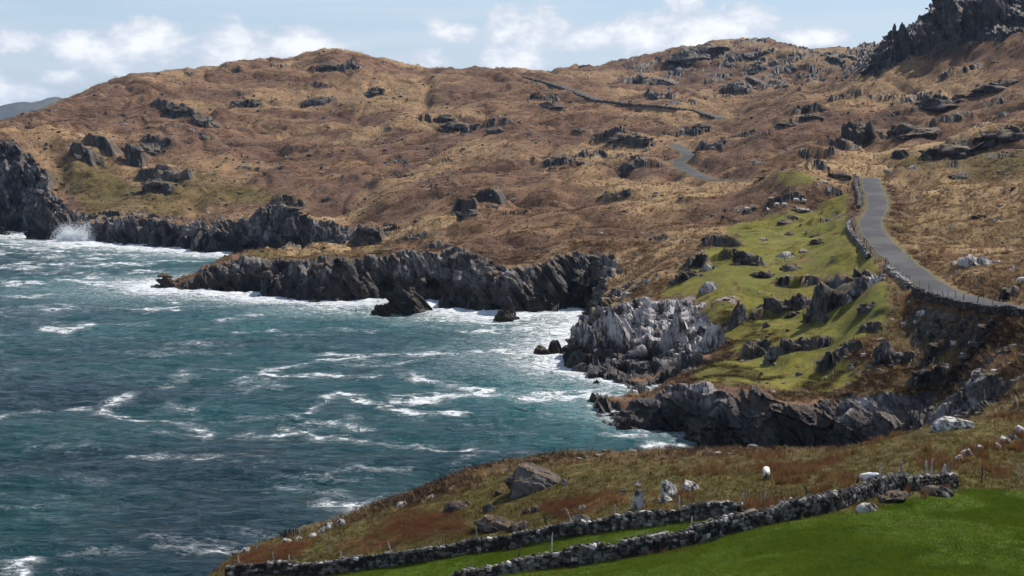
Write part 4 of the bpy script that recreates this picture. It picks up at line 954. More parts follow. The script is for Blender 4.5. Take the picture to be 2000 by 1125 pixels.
# pale sea crag
for i, (px, py, a, b_, st, tl, lb) in enumerate([
    (1300,690,120,98,'peak',8,'tall pale pyramid of rock on the sea crag'), (1215,690,100,80,'crag',-6,'pale cracked face left of the rock pyramid'),
    (1145,690,90,66,'crag',4,'pale seaward nose of the sea crag'), (1385,690,70,60,'crag',14,'pale rubble slope on the right of the sea crag'),
    (1420,648,48,58,'slab',24,'pinkish leaning slabs above the rubble slope'), (1240,705,70,38,'round',0,'pale rounded ledge above the dark cliff foot'),
    (1180,650,60,40,'crag',-10,'pale upper block behind the seaward nose'), (1350,715,60,44,'crag',5,'grey lower blocks at the foot of the rubble slope'),
    (1255,630,60,36,'slab',12,'pale slab leaning behind the rock pyramid'), (1448,628,24,22,'round',0,'pale round boulder right of the leaning slabs')]):
    rock_at(px, py, a, b_, st, M_PALE, lb, 'sea_crag', d0=198, tilt=tl, d1=278, sink=0.45)
for i, (px, py, a, b_) in enumerate([(1240,600,30,20),(1262,588,24,16),(1225,580,26,24),(1250,566,24,14),(1268,552,22,12),(1285,540,20,10)]):
    rock_at(px, py, a, b_, 'crag', M_PALE, 'pale tumbled block on the ridge climbing from the cove', d0=220, group='tumbled blocks above the cove')
# rocks standing in the water
rock_at(795, 613, 132, 56, 'crag', M_DARK, 'dark humped sea stack before the deep cove', 'sea_stack', water=True, dep=0.6)
rock_at(745, 614, 44, 20, 'crag', M_DARK, 'low black rock at the left foot of the humped sea stack', 'sea_rock', water=True)
rock_at(1000, 630, 72, 30, 'crag', M_DARK, 'black rock jutting into surf at the middle of the cove', 'sea_rock', water=True)
rock_at(965, 614, 60, 30, 'crag', M_DARK, 'brown-black ledge behind the jutting cove rock', 'sea_rock', water=True)
rock_at(1058, 697, 40, 22, 'round', M_DARK, 'low dark rock off the nose of the pale sea crag', 'sea_rock', water=True)
rock_at(1082, 694, 34, 30, 'round', M_DARK, 'taller dark rock between the low rock and the pale sea crag', 'sea_rock', water=True)
rock_at(1168, 757, 28, 16, 'crag', M_DARK, 'small black wave-washed rock under the pale sea crag', 'sea_rock', water=True)
rock_at(1225, 838, 50, 20, 'crag', M_DARK, 'black rock at the tip of the near promontory', 'sea_rock', water=True)
rock_at(100, 470, 100, 74, 'crag', M_DARK, 'big dark rock hump under the great left cliff', 'sea_stack', water=True, dep=0.7)
rock_at(132, 452, 60, 52, 'crag', M_ROCK, 'sloping grey rock right behind the big dark hump', 'sea_stack', water=True)
rock_at(14, 460, 36, 18, 'crag', M_DARK, 'low black rock in surf at the far left edge', 'sea_rock', water=True)
rock_at(335, 568, 80, 30, 'crag', M_DARK, 'black toe of rock at the tip of the low promontory', 'sea_rock', water=True)
rock_at(322, 546, 44, 12, 'round', M_DARK, 'flat dark skerry just off the tip of the low promontory', 'sea_rock', water=True)
rock_at(612, 592, 22, 9, 'crag', M_DARK, 'small black skerry below the low promontory', 'sea_rock', water=True)
rock_at(405, 497, 20, 6, 'crag', M_DARK, 'small rock awash in surf behind the low promontory', 'sea_rock', water=True)
rock_at(696, 609, 8, 5, 'crag', M_DARK, 'tiny skerry awash left of the humped sea stack', 'sea_rock', water=True)
# right-hand hillside
rock_at(1908, 522, 84, 46, 'peak', M_PALE, 'light grey pyramid of rock on the slope right of the lane', tilt=-5)
rock_at(1872, 352, 52, 22, 'round', M_ROCK, 'big lone grey boulder on the straw-coloured slope')
rock_at(1783, 334, 22, 18, 'round', M_PALE, 'pale-topped boulder left of the lone big boulder')
rock_at(1948, 434, 36, 13, 'crag', M_ROCK, 'grey ledge with a white rim on the straw-coloured slope')
rock_at(1915, 428, 36, 14, 'crag', M_DARK, 'dark heathery rock left of the white-rimmed ledge')
rock_at(1973, 585, 50, 40, 'slab', M_ROCK, 'dark slanting crag at the right edge above the lane', tilt=20)
rock_at(1982, 530, 34, 18, 'slab', M_PALE, 'pale slanting slab above the slanting dark crag', tilt=15)
rock_at(1978, 378, 12, 9, 'round', M_DARK, 'small black stone alone on the straw slope')
rock_at(1685, 325, 14, 5, 'round', M_WHITE, 'small white stone on russet ground above the head of the lane')
rock_at(1690, 262, 84, 78, 'peak', M_DARK, 'tall black crag standing on the middle of the right-hand slope', d0=350, dep=0.6)
rock_at(1768, 262, 50, 44, 'peak', M_DARK, 'dark fin of rock up the slope from the tall black crag', d0=300, tilt=10)
rock_at(1838, 222, 80, 40, 'peak', M_DARK, 'dark pointed rock high on the right-hand slope', d0=300, tilt=8)
rock_at(1800, 268, 90, 38, 'slab', M_ROCK, 'long grey ribbed slab slanting up the right-hand slope', d0=300, tilt=-18)
rock_at(1755, 312, 42, 40, 'round', M_DARK, 'dark rounded crag at the foot of the right-hand slope', d0=280)
rock_at(1850, 305, 88, 40, 'crag', M_DARK, 'broad dark mossy crag above the lone big boulder', d0=250)
rock_at(1960, 275, 90, 46, 'crag', M_DARK, 'broad dark crag at the right edge of the hillside', d0=230)
rock_at(1940, 180, 70, 26, 'crag', M_DARK, 'dark ledge high at the right edge of the hillside', d0=250)
for i, (px, py, a, b_) in enumerate([(1725,128,70,46),(1770,112,80,70),(1815,104,80,66),(1855,90,90,86),(1905,72,90,80),(1955,50,90,76),(1745,75,50,40),(1850,45,90,60),(1700,140,44,30)]):
    rock_at(px, py, a, b_, 'crag' if i % 2 else 'peak', M_DARK, ('leftmost shoulder of the dark skyline crag', 'steep dark buttress left of the skyline crag centre', 'dark ribbed buttress in the skyline crag', 'high dark face in the middle of the skyline crag',
        'dark face right of the middle of the skyline crag', 'dark buttress of the skyline crag nearest the right edge', 'horn of rock on the left skyline of the crag', 'topmost rock of the skyline crag', 'low rock at the left foot of the skyline crag')[i], 'crag_buttress', d0=330, sink=0.5, hs=0.8)
# far slopes
far_rocks = [(262,322,34,34,'crag'),(290,300,60,34,'slab'),(330,345,70,40,'crag'),(300,375,50,22,'crag'),(400,245,60,36,'slab'),(345,225,50,30,'crag'),(495,210,34,26,'slab'),(730,190,44,26,'slab'),(620,205,60,26,'round'),(605,306,18,12,'round'),
    (890,250,60,26,'crag'),(970,262,44,20,'round'),(930,252,30,18,'crag'),(870,240,40,16,'crag'),(1080,210,46,26,'crag'),(1215,275,60,26,'slab'),(1255,272,36,18,'crag'),(1285,195,50,30,'slab'),(1310,165,60,26,'slab'),(1350,120,80,28,'crag'),
    (1395,100,60,18,'crag'),(1440,175,60,34,'crag'),(1475,165,44,26,'slab'),(1500,135,60,22,'crag'),(1590,160,40,18,'slab'),(1530,168,30,12,'crag'),(1600,108,50,14,'crag'),(1650,112,44,20,'crag'),(1390,292,60,26,'crag'),(1245,310,30,14,'crag'),
    (925,418,50,26,'crag'),(900,425,30,24,'crag'),(960,405,22,10,'crag'),(720,478,34,24,'crag'),(755,462,36,30,'crag'),(760,440,24,16,'crag'),(570,410,50,12,'crag'),(190,320,36,24,'slab'),(155,315,26,26,'slab'),(400,275,26,18,'round'),(640,135,60,16,'round'),(1255,158,30,20,'slab'),
    (1370,250,30,12,'crag'),(1130,262,24,10,'crag'),(1540,250,50,14,'crag'),(1580,225,44,16,'crag'),(1500,345,44,10,'crag'),(1030,265,20,10,'round'),(1145,105,30,10,'crag')]
for i, (px, py, a, b_, st) in enumerate(far_rocks):
    if px == 262: lb, gp = 'tall dark fin of rock on the far headland above the sea ledge', None
    elif py > 400: lb, gp = 'grey outcrop low on the brown slope above the sea cliffs', 'outcrops above the sea cliffs'
    elif px > 1130 and py < 205: lb, gp = 'grey outcrop on the rocky hill behind the road saddle', 'outcrops of the rocky hill'
    elif px < 760: lb, gp = 'dark outcrop breaking the brown far headland', 'outcrops of the far headland'
    else: lb, gp = 'dark outcrop in the brown middle hillside', 'outcrops of the middle hillside'
    rock_at(px, py, a, b_, st, M_MAUVE if px > 1130 and py < 205 else M_ROCK, lb, group=gp, d0=330, dep=0.8, sink=0.9, tilt=-8 if st == 'slab' else 0, big=1 if a > 30 else 0)
rock_at(1320, 206, 30, 16, 'slab', M_WHITE, 'white tilted slab beside the road below the rocky hill', d0=500, tilt=-30, dep=0.3)

ORD = ['leftmost', 'second', 'third', 'fourth', 'fifth', 'sixth', 'seventh', 'eighth', 'ninth', 'tenth', 'eleventh', 'twelfth', 'thirteenth', 'fourteenth', 'fifteenth', 'sixteenth', 'seventeenth', 'eighteenth']
_by = {}
for o in list(COL.objects):
    if o.get('group'): _by.setdefault(o['group'], []).append(o)
for gname, lst in _by.items():
    lst.sort(key=lambda o: project(*o.location)[0])
    for i, o in enumerate(lst):
        o['label'] = (o['label'] + ', ' + (ORD[i] if i == 0 else 'rightmost' if i == len(lst) - 1 else ORD[i] + ' from the left') )
# ------------------------------------------------------------------ dry stone walls
M_STONE = plain_material('wall_stone', (0.022, 0.020, 0.018), (0.170, 0.158, 0.140), 1.3, 0.9, 0.5, 0.03)
M_STONE_W = plain_material('lichened_sunlit_stone', (0.045, 0.042, 0.038), (0.48, 0.455, 0.42), 2.6, 0.9, 0.5, 0.03)
M_CORE = plain_material('wall_hearting', (0.012, 0.012, 0.010), (0.040, 0.036, 0.030), 2.0)
def stone_variant(seed, mat):
    g = np.random.default_rng(seed)
    v = np.array([(x, y, z) for x in (-.5, .5) for y in (-.5, .5) for z in (-.5, .5)], np.float32)
    v *= g.uniform(0.62, 1.0, size=v.shape); extra = np.array([(0, -.55, 0), (0, .55, 0), (0, 0, .56)], np.float32) + 0.09 * g.normal(size=(3, 3)); v = np.concatenate([v, extra.astype(np.float32)])
    f = [(0, 4, 8), (4, 5, 8), (5, 1, 8), (1, 0, 8), (2, 3, 9), (3, 7, 9), (7, 6, 9), (6, 2, 9), (1, 5, 10), (5, 7, 10), (7, 3, 10), (3, 1, 10), (0, 1, 3), (0, 3, 2), (4, 6, 7), (4, 7, 5), (0, 2, 6), (0, 6, 4)]
    v /= np.ptp(v, axis=0)
    return mesh_from('stone', v, f, mat)
STONES = [stone_variant(500 + i, M_STONE if i % 4 else M_STONE_W) for i in range(16)]
STONE_NP = [(np.array([v.co[:] for v in m.vertices], np.float32), np.array([p.vertices[:] for p in m.polygons], np.int32), i % 4 == 0) for i, m in enumerate(STONES)]
def rot_np(e): return np.array(Euler(e).to_matrix(), np.float32)
def joined(name, items, mats, parent=None):
    """items: (variant, loc, rot, scale) -> one mesh"""
    V = []; F = []; MI = []; n = 0
    for k_, loc, e, sc in items:
        v, f, wht = STONE_NP[k_]
        V.append((v * np.array(sc, np.float32)) @ rot_np(e).T + np.array(loc, np.float32)); F.append(f + n); n += len(v); MI.append(np.full(len(f), 1 if wht else 0, np.int32))
    V = np.concatenate(V); F = np.concatenate(F); MI = np.concatenate(MI)
    me = bpy.data.meshes.new(name); me.vertices.add(len(V)); me.vertices.foreach_set('co', V.ravel()); me.loops.add(F.size); me.loops.foreach_set('vertex_index', F.ravel())
    me.polygons.add(len(F)); me.polygons.foreach_set('loop_start', np.arange(0, F.size, 3, dtype=np.int32))
    for m in mats: me.materials.append(m)
    me.polygons.foreach_set('material_index', MI); me.update(calc_edges=True)
    return link(bpy.data.objects.new(name, me), parent)
def stone_wall(path, height, size, label, n_parts=0, slant=None, thick=0.5, seed=1, gaps=0.0):
    """path: array of ground points; courses of stones on both faces and a cope, round a dark core"""
    g = np.random.default_rng(seed); path = np.array(path, float)
    seg = np.r_[0, np.cumsum(np.linalg.norm(np.diff(path[:, :2], axis=0), axis=1))]; L = seg[-1]
    def pt(s_): return np.array([np.interp(s_, seg, path[:, i]) for i in range(3)])
    root = empty('stone_wall', tuple(pt(L / 2))); base = np.array(root.location); tag(root, label, 'wall')
    front, rest = [], []
    hvar = lambda s_: height * (0.93 + 0.22 * float(fbm2(np.float32(s_ / 3.0), np.float32(seed * 3.3), 2, 401)))
    for side in (0, 1, 2):
        row = 0; z = 0.0
        while z < height * 1.06:
            hrow = size * g.uniform(0.62, 0.95); s_ = g.uniform(0, size)
            while s_ < L:
                ln = size * g.uniform(0.75, 1.7); p = pt(s_ + ln / 2); q = pt(min(s_ + ln / 2 + 0.3, L)); d = q - pt(max(s_ + ln / 2 - 0.3, 0)); a = math.atan2(d[1], d[0])
                h = hvar(s_)
                if z + hrow * 0.5 < h:
                    nrm = np.array([math.sin(a), -math.cos(a)]);  nrm = nrm if nrm @ -p[:2] > 0 else -nrm     # toward the camera's side
                    off = thick * 0.5 * (1 - 0.25 * z / height) * (1 if side == 0 else -1 if side == 1 else 0.0)
                    top = z + hrow * 1.5 >= h
                    if side < 2 or top:
                        sl = slant(s_ / L) if slant else 0.0
                        e = (g.uniform(-0.25, 0.25), g.uniform(-0.3, 0.3) + sl * g.uniform(0.6, 1.2), a + g.uniform(-0.25, 0.25))
                        sc = (ln * 1.06 * (1 - 0.35 * sl), thick * (0.75 if side == 2 else 0.5) * g.uniform(0.8, 1.15), hrow * g.uniform(0.95, 1.35) * (1 + 0.6 * sl))
                        loc = (p[0] + nrm[0] * off - base[0] + g.uniform(-.03, .03), p[1] + nrm[1] * off - base[1] + g.uniform(-.03, .03), p[2] + z + hrow * 0.5 - base[2] - 0.05)
                        k_ = int(g.integers(0, 16))
                        if g.random() < (0.30 if top else 0.10): k_ = int(g.choice([0, 4, 8, 12]))  # lichened stones, more on top so the sunlit edge is in the colour
                        elif k_ % 4 == 0: k_ += 1
                        it = (k_, loc, e, sc)
                        (front if side != 1 and n_parts else rest).append((sc[0] * sc[2] / max(p[1], 1), it, 0 <= project(*p)[0] <= 2000 and project(*p)[1] < 1150))
                s_ += ln * 0.97
            z += hrow * 0.9
    front.sort(key=lambda t: (not t[2], -t[0]))
    for a_, it, _ in front[:n_parts]:
        o = bpy.data.objects.new('stone', STONES[it[0]]); o.location = it[1]; o.rotation_euler = it[2]; o.scale = it[3]; link(o, root)
    others = [t[1] for t in front[n_parts:]] + [t[1] for t in rest]
    if others: tag(joined('packed_stones', others, [M_STONE, M_STONE_W], root), kind='stuff')
    # core
    V = []; F = []
    for i, s_ in enumerate(np.linspace(0, L, max(2, int(L / 0.7)))):
        p = pt(s_); q = pt(min(s_ + 0.3, L)) - pt(max(s_ - 0.3, 0)); nn = np.array([-q[1], q[0]]) / (np.linalg.norm(q[:2]) + 1e-9); h = hvar(s_) * 0.86
        for (o_, z_) in ((-.42, -.25), (-.30, h), (.30, h), (.42, -.25)): V.append((p[0] + nn[0] * o_ * thick - base[0], p[1] + nn[1] * o_ * thick - base[1], p[2] + z_ - base[2]))
        if i: F += [(4 * i - 4 + j, 4 * i - 4 + j + 1, 4 * i + j + 1, 4 * i + j) for j in range(3)]
    link(bpy.data.objects.new('core', mesh_from('core', V, F, M_CORE)), root)
    return root
def ground_path(pix, step=1.0, d0=50, d1=1400):
    pts = [place(px, py, d0, d1) if D is None else P(px, py, D) for px, py, D in pix]
    q = smooth_path(pts, step=step); q[:, 2] = [ground_z(a, b) for a, b in q[:, :2]]
    z = q[:, 2].copy()
    for _ in range(3): z[1:-1] = 0.25 * z[:-2] + 0.5 * z[1:-1] + 0.25 * z[2:]
    q[:, 2] = z; return q
W1 = ground_path([(880,1150,80),(975,1126,79),(1110,1106,78),(1242,1087,77),(1350,1066,77),(1462,1036,78),(1540,1018,79),(1620,999,80),(1720,967,83),(1790,955,85),(1862,948,87)])
stone_wall(W1, 1.12, 0.27, 'dark dry-stone wall across the front of the lawn, nearest of all the walls', 300, lambda t: 0.75 if 0.52 < t < 0.86 else 0.1, 0.55, 3)
W2 = ground_path([(440,1130,100),(530,1123,100),(600,1121,100),(700,1110,99),(800,1098,98),(900,1086,97),(1000,1071,96),(1100,1050,94),(1200,1035,91.5),(1300,1024,89),(1380,1012,86.5),(1440,1000,84)])
stone_wall(W2, 0.98, 0.27, 'pale-topped dry-stone wall between the heath and the narrow green strip', 300, None, 0.5, 5)
def road_offset(ri, side, off, y0, y1):
    q, hw = road_paths[ri]; t, rgt = path_frames(q); p = q[:, :2] + rgt * side * (hw + off)
    p = p[(q[:, 1] <= y0) & (q[:, 1] >= y1)]
    return np.array([(a, b, ground_z(a, b)) for a, b in p])
def sea_side(ri):
    q, hw = road_paths[ri]; t, rgt = path_frames(q); return 1 if rgt[len(q) // 2, 0] < 0 else -1
SS = sea_side(0)
stone_wall(road_offset(0, SS, 1.5, 372, 302), 0.95, 0.3, 'stone wall curving along the lane above the sheep field', 0, None, 0.6, 7)
stone_wall(road_offset(0, SS, 1.9, 282, 232), 0.95, 0.3, 'stone wall along the lane above the field with the boulders', 0, None, 0.6, 9)
stone_wall(road_offset(0, SS, 1.6, 216, 196), 1.05, 0.3, 'short stone wall at the corner below the lane', 0, None, 0.7, 11)
stone_wall(road_offset(0, SS, 1.4, 195, 118), 0.95, 0.3, 'long stone wall with stakes along the lane to the right edge', 0, None, 0.6, 13)
stone_wall(ground_path([(1618,345,None),(1640,348,None),(1662,352,None)], d0=300), 1.1, 0.34, 'short wall running left from the head of the lane', 0, None, 0.6, 15)
q3 = road_paths[2][0]; s3_ = sea_side(2)
far_wall = road_offset(2, 1 if path_frames(q3)[1][len(q3) // 2, 1] < 0 else -1, 0.9, 2000, 0)
far_wall[:, 2] -= 0.5
stone_wall(far_wall, 1.5, 0.55, 'low dark retaining wall under the far road on the saddle', 0, None, 0.8, 17)

# ------------------------------------------------------------------ fences
M_POST = plain_material('weathered_post', (0.20, 0.185, 0.16), (0.50, 0.47, 0.42), 3.0, 0.9, 0.3, 0.01)
M_POSTD = plain_material('dark_post', (0.03, 0.026, 0.022), (0.10, 0.085, 0.07), 3.0, 0.9, 0.3, 0.01)
M_WIRE = plain_material('fence_wire', (0.10, 0.10, 0.10), (0.18, 0.18, 0.17), 8.0, 0.6, 0.1, 0.002)
def post_mesh(seed, mat):
    g = np.random.default_rng(seed); V = []; F = []; n = 6
    for i, z in enumerate((-0.25, 0.0, 0.45, 0.9, 1.0)):
        r = 0.5 * (1 - 0.2 * max(z, 0)) * (0.35 if i == 4 else 1); dx, dy = g.normal(size=2) * 0.10
        for j in range(n): a = 2 * math.pi * j / n; V.append((math.cos(a) * r + dx, math.sin(a) * r + dy, z))
    for i in range(4):
        for j in range(n): F.append((i * n + j, i * n + (j + 1) % n, (i + 1) * n + (j + 1) % n, (i + 1) * n + j))
    F.append(tuple(range(4 * n, 5 * n)))
    return mesh_from('post', V, F, mat)
POSTS = [post_mesh(600 + i, M_POST) for i in range(4)]; POSTSD = [post_mesh(620 + i, M_POSTD) for i in range(2)]
def fence(pts, label, hgt=1.15, wdt=0.11, wires=3, seed=1, tilt=0.10, dark=0.2, name='wire_fence', cat='fence'):
    g = np.random.default_rng(seed); pts = [np.array(p, float) for p in pts]
    root = empty(name, tuple(pts[len(pts) // 2])); base = np.array(root.location); tag(root, label, cat); tops = []
    for p in pts:
        h = hgt * g.uniform(0.85, 1.15); w_ = wdt * 1.25 * g.uniform(0.8, 1.25)
        o = bpy.data.objects.new('post', (POSTSD if g.random() < dark else POSTS)[int(g.integers(0, 2))]); o.location = p - base
        e = (g.normal() * tilt, g.normal() * tilt, g.uniform(0, 3)); o.rotation_euler = e; o.scale = (w_, w_, h); link(o, root)
        tops.append((p - base, h))
    for wi in range(wires):
        V = []; F = []; fr = 0.35 + 0.55 * wi / max(1, wires - 1)
        for i, (p, h) in enumerate(tops):
            for dx, dz in ((-.006, 0), (0, .012), (.006, 0)): V.append((p[0] + dx, p[1] - wdt * 0.45, p[2] + h * fr + dz))
            if i: F += [(3 * i - 3 + j, 3 * i - 3 + (j + 1) % 3, 3 * i + (j + 1) % 3, 3 * i + j) for j in range(3)]
        if len(tops) > 1: link(bpy.data.objects.new('wire', mesh_from('wire', V, F, M_WIRE)), root)
    return root
def walk(path, step, seed=1, jit=0.25):
    g = np.random.default_rng(seed); path = np.array(path); seg = np.r_[0, np.cumsum(np.linalg.norm(np.diff(path[:, :2], axis=0), axis=1))]
    out = []; s_ = 0.3
    while s_ < seg[-1]:
        out.append([np.interp(s_, seg, path[:, i]) for i in range(3)]); s_ += step * g.uniform(1 - jit, 1 + jit)
    return [(a, b, ground_z(a, b)) for a, b, _ in out]
fence(walk(road_offset(0, SS, 0.8, 372, 300), 1.5, 1), 'pale stake fence beside the lane above the sheep field', 1.2, 0.10, seed=2)
fence(walk(road_offset(0, SS, 1.0, 284, 225), 1.3, 3), 'stake fence along the lane above the field with the boulders', 1.2, 0.10, seed=4)
fence(walk(road_offset(0, SS, 0.8, 224, 199), 0.8, 5), 'close-set stakes where the lane nears the wall corner', 1.3, 0.09, seed=6)
fence(walk(road_offset(0, SS, 0.7, 198, 118), 2.4, 7), 'widely spaced stakes on the long wall at the right edge', 1.5, 0.11, seed=8)
fence([place(a, b, 300) for a, b in ((1625,346),(1633,346),(1641,347),(1649,348),(1657,349),(1665,349))], 'short stake fence behind the head of the lane', 1.2, 0.1, seed=10)
def on_ground(lst, d0=50): return [place(a, b, d0) for a, b in lst]
fence(on_ground([(1410,418),(1428,414),(1465,408),(1543,382),(1562,376)], 250), 'sparse pale posts along the dark ditch above the sheep', 1.2, 0.12, 2, seed=12)
fence(on_ground([(1280,508),(1310,503),(1340,497)], 240), 'few pale posts on the cliff edge above the deep cove', 1.1, 0.12, 2, seed=14)
fence(on_ground([(1663,690),(1690,697),(1720,700),(1735,702),(1762,698),(1790,694),(1822,688)], 120), 'crooked stakes round the big rounded crag', 1.5, 0.08, 1, seed=16, tilt=0.16)
fence(on_ground([(1770,722),(1783,718),(1800,716),(1806,712),(1842,732),(1815,724)], 120), 'huddle of leaning stakes in the bracken below the crag', 1.6, 0.09, 1, seed=18, tilt=0.35)
fence(on_ground([(1893,772),(1918,776),(1935,784),(1990,798)], 110), 'thin stakes on the olive pasture near the right edge', 1.3, 0.09, 1, seed=20, tilt=0.22)
fence(on_ground([(1628,740),(1590,715),(1530,722)], 120), 'lonely thin posts on the near promontory turf', 1.1, 0.08, 1, seed=21)
fence([(a, b + 0.55, c) for a, b, c in [W1[int(i)] for i in (len(W1) * np.array([.10, .18, .42, .60, .78, .85]))]], 'grey posts standing behind the nearest wall', 1.75, 0.10, 2, seed=22, dark=0.5)
fence([(a, b + 0.5, c) for a, b, c in [W2[int(i)] for i in (len(W2) * np.array([.04, .13, .21, .30, .40, .47, .55, .60, .66, .74, .86]))]], 'dark and grey posts behind the pale-topped wall', 1.55, 0.10, 2, seed=24, dark=0.5)
fence(on_ground([(1445,992),(1462,990),(1478,988),(1490,986),(1502,985)]), 'bunch of pale stakes by the junction of the two walls', 1.0, 0.09, 0, seed=26, tilt=0.2, dark=0)
fence(on_ground([(1812,938),(1818,934),(1838,935),(1847,938),(1853,938)]), 'cluster of tall pale stakes at the right end of the nearest wall', 1.15, 0.13, 1, seed=28, dark=0.1)
fence(on_ground([(1917,945),(1990,937)]), 'pair of thin posts on the heath at the right edge', 1.25, 0.09, 2, seed=30)
fence(on_ground([(500,1075),(535,1103),(641,1083),(455,1118)], 80), 'scattered lone posts on the lower headland', 0.95, 0.10, 0, seed=32)
# gate from the lane to the field
def gate():
    a = np.array(place(1630, 431, 240)); b = np.array(place(1662, 428, 240)); b[1] = min(b[1], a[1] + 4); b[2] = ground_z(b[0], b[1])
    root = empty('field_gate', tuple((a + b) / 2)); base = np.array(root.location); tag(root, 'pale barred gate between lane wall and green field', 'gate')
    for p in (a, b):
        o = bpy.data.objects.new('gate_post', POSTS[0]); o.location = p - base; o.scale = (0.2, 0.2, 1.6); link(o, root)
    for t in np.linspace(0.1, 0.9, 8):
        p = a + (b - a) * t; o = bpy.data.objects.new('bar', POSTS[1]); o.location = p - base + np.array([0, 0, 0.25]); o.scale = (0.08, 0.08, 1.0); link(o, root)
    d = b - a; L = np.linalg.norm(d[:2])
    for z in (0.35, 1.1):
        V = []; n = np.array([-d[1], d[0], 0]) / L * 0.03
        for p in (a, b):
            for s1, s2 in ((-1, -1), (1, -1), (1, 1), (-1, 1)): V.append(p - base + n * s1 + np.array([0, 0, z + 0.04 * s2]))
        link(bpy.data.objects.new('rail', mesh_from('rail', V, [(0,1,5,4),(1,2,6,5),(2,3,7,6),(3,0,4,7),(0,3,2,1),(4,5,6,7)], M_POST)), root)
gate()

# ------------------------------------------------------------------ sheep
M_WOOL = plain_material('fleece', (0.50, 0.48, 0.43), (0.72, 0.70, 0.64), 9.0, 0.95, 0.6, 0.03)
M_FACE = plain_material('black_face', (0.015, 0.014, 0.013), (0.04, 0.037, 0.034), 9.0, 0.8, 0.3, 0.01)
M_BLUE = plain_material('fleece_with_blue_mark', (0.30, 0.40, 0.50), (0.55, 0.60, 0.64), 6.0, 0.95, 0.6, 0.03)
def sheep_mesh(grazing, face_mat, blue=False):
    """one skinned body, nose toward +X"""
    hd = [(0.52, 0, 0.62, .13), (0.68, 0, 0.42, .095), (0.78, 0, 0.24, .085), (0.84, 0, 0.10, .055)] if grazing else [(0.52, 0, 0.80, .13), (0.64, 0, 0.95, .10), (0.75, 0, 0.97, .09), (0.90, 0, 0.90, .055)]
    pts = [(-0.42, 0, 0.60, .21), (-0.18, 0, 0.60, .27), (0.10, 0, 0.59, .28), (0.34, 0, 0.61, .23)] + hd + [(-0.56, 0, 0.55, .08)]
    edges = [(0, 1), (1, 2), (2, 3), (3, 4), (4, 5), (5, 6), (6, 7), (0, 8)]
    for bx, root in ((-0.40, 0), (0.32, 3)):
        for sy in (-1, 1):
            i = len(pts); k_ = -0.05 if bx < 0 else 0.0
            pts += [(bx, sy * 0.13, 0.42, .095), (bx + k_, sy * 0.14, 0.24, .048), (bx, sy * 0.14, 0.0, .042)]; edges += [(root, i), (i, i + 1), (i + 1, i + 2)]
    i = len(pts); hx, hz = pts[6][0], pts[6][2]
    for sy in (-1, 1):
        pts.append((hx - 0.08, sy * 0.15, hz + 0.05, .03)); edges.append((6, len(pts) - 1))
    me = bpy.data.meshes.new('sheep_frame'); me.from_pydata([p[:3] for p in pts], edges, []); o = bpy.data.objects.new('sheep_frame', me); COL.objects.link(o)
    m = o.modifiers.new('skin', 'SKIN'); sv = me.skin_vertices[0].data
    for j, p in enumerate(pts): sv[j].radius = (p[3], p[3]); sv[j].use_root = (j == 1)
    o.modifiers.new('sub', 'SUBSURF').levels = 2
    dg = bpy.context.evaluated_depsgraph_get(); ev = o.evaluated_get(dg); em = bpy.data.meshes.new_from_object(ev)
    bpy.data.objects.remove(o); em.name = 'sheep'
    co = np.empty(len(em.vertices) * 3, np.float32); em.vertices.foreach_get('co', co); co = co.reshape(-1, 3)
    wool = (co[:, 2] > 0.36) & (co[:, 0] < hx - 0.14)
    nz_ = pn3(co[:, 0] * 12, co[:, 1] * 12, co[:, 2] * 12, 3); cen = np.array([0, 0, 0.6]); d = co - cen; d /= np.linalg.norm(d, axis=1, keepdims=True) + 1e-6
    co += d * (nz_ * 0.035 * wool)[:, None]; em.vertices.foreach_set('co', co.ravel()); em.materials.clear()
    em.materials.append(M_WOOL); em.materials.append(face_mat); em.materials.append(M_BLUE)
    for p in em.polygons:
        c = p.center; dark_ = c[0] > hx - 0.12 or c[2] < 0.33
        p.material_index = 1 if dark_ else 2 if blue and c[2] > 0.72 and c[0] < 0.1 else 0; p.use_smooth = True
    return em
SH_G = sheep_mesh(True, M_FACE); SH_S = sheep_mesh(False, M_FACE); SH_B = sheep_mesh(True, M_FACE, True); SH_W = sheep_mesh(True, M_WOOL)
def sheep(px, py, me, rz, label, d0=50, sc=1.0):
    x, y, z = place(px, py, d0); o = bpy.data.objects.new('sheep', me); o.location = (x, y, ground_z(x, y) - 0.02); o.rotation_euler = (0, 0, R(rz)); o.scale = (sc,) * 3
    link(o); tag(o, label, 'sheep'); return o
sheep(1497, 937, SH_G, -98, 'white black-faced sheep grazing head-on on the foreground heath')
sheep(1700, 948, SH_B, 165, 'sheep with a blue-marked rump half hidden behind the nearest wall')
for px, py, rz, me, lb in [(1458,416,10,SH_G,'leftmost white sheep in the upper field under the ditch'), (1501,415,100,SH_S,'white sheep standing alone in the middle of the upper field'), (1516,405,20,SH_W,'small white sheep nearest the pale ditch boulder'),
        (1531,404,15,SH_W,'white sheep right of the one by the pale ditch boulder'), (1555,395,5,SH_W,'white sheep grazing highest in the upper field'), (1572,398,120,SH_S,'rightmost white sheep in the upper field, turned away'), ]:
    sheep(px, py, me, rz, lb, 270, 1.12)
sheep(1997, 556, SH_W, 180, 'white sheep at the right edge on the patch of grass above the lane', 150)

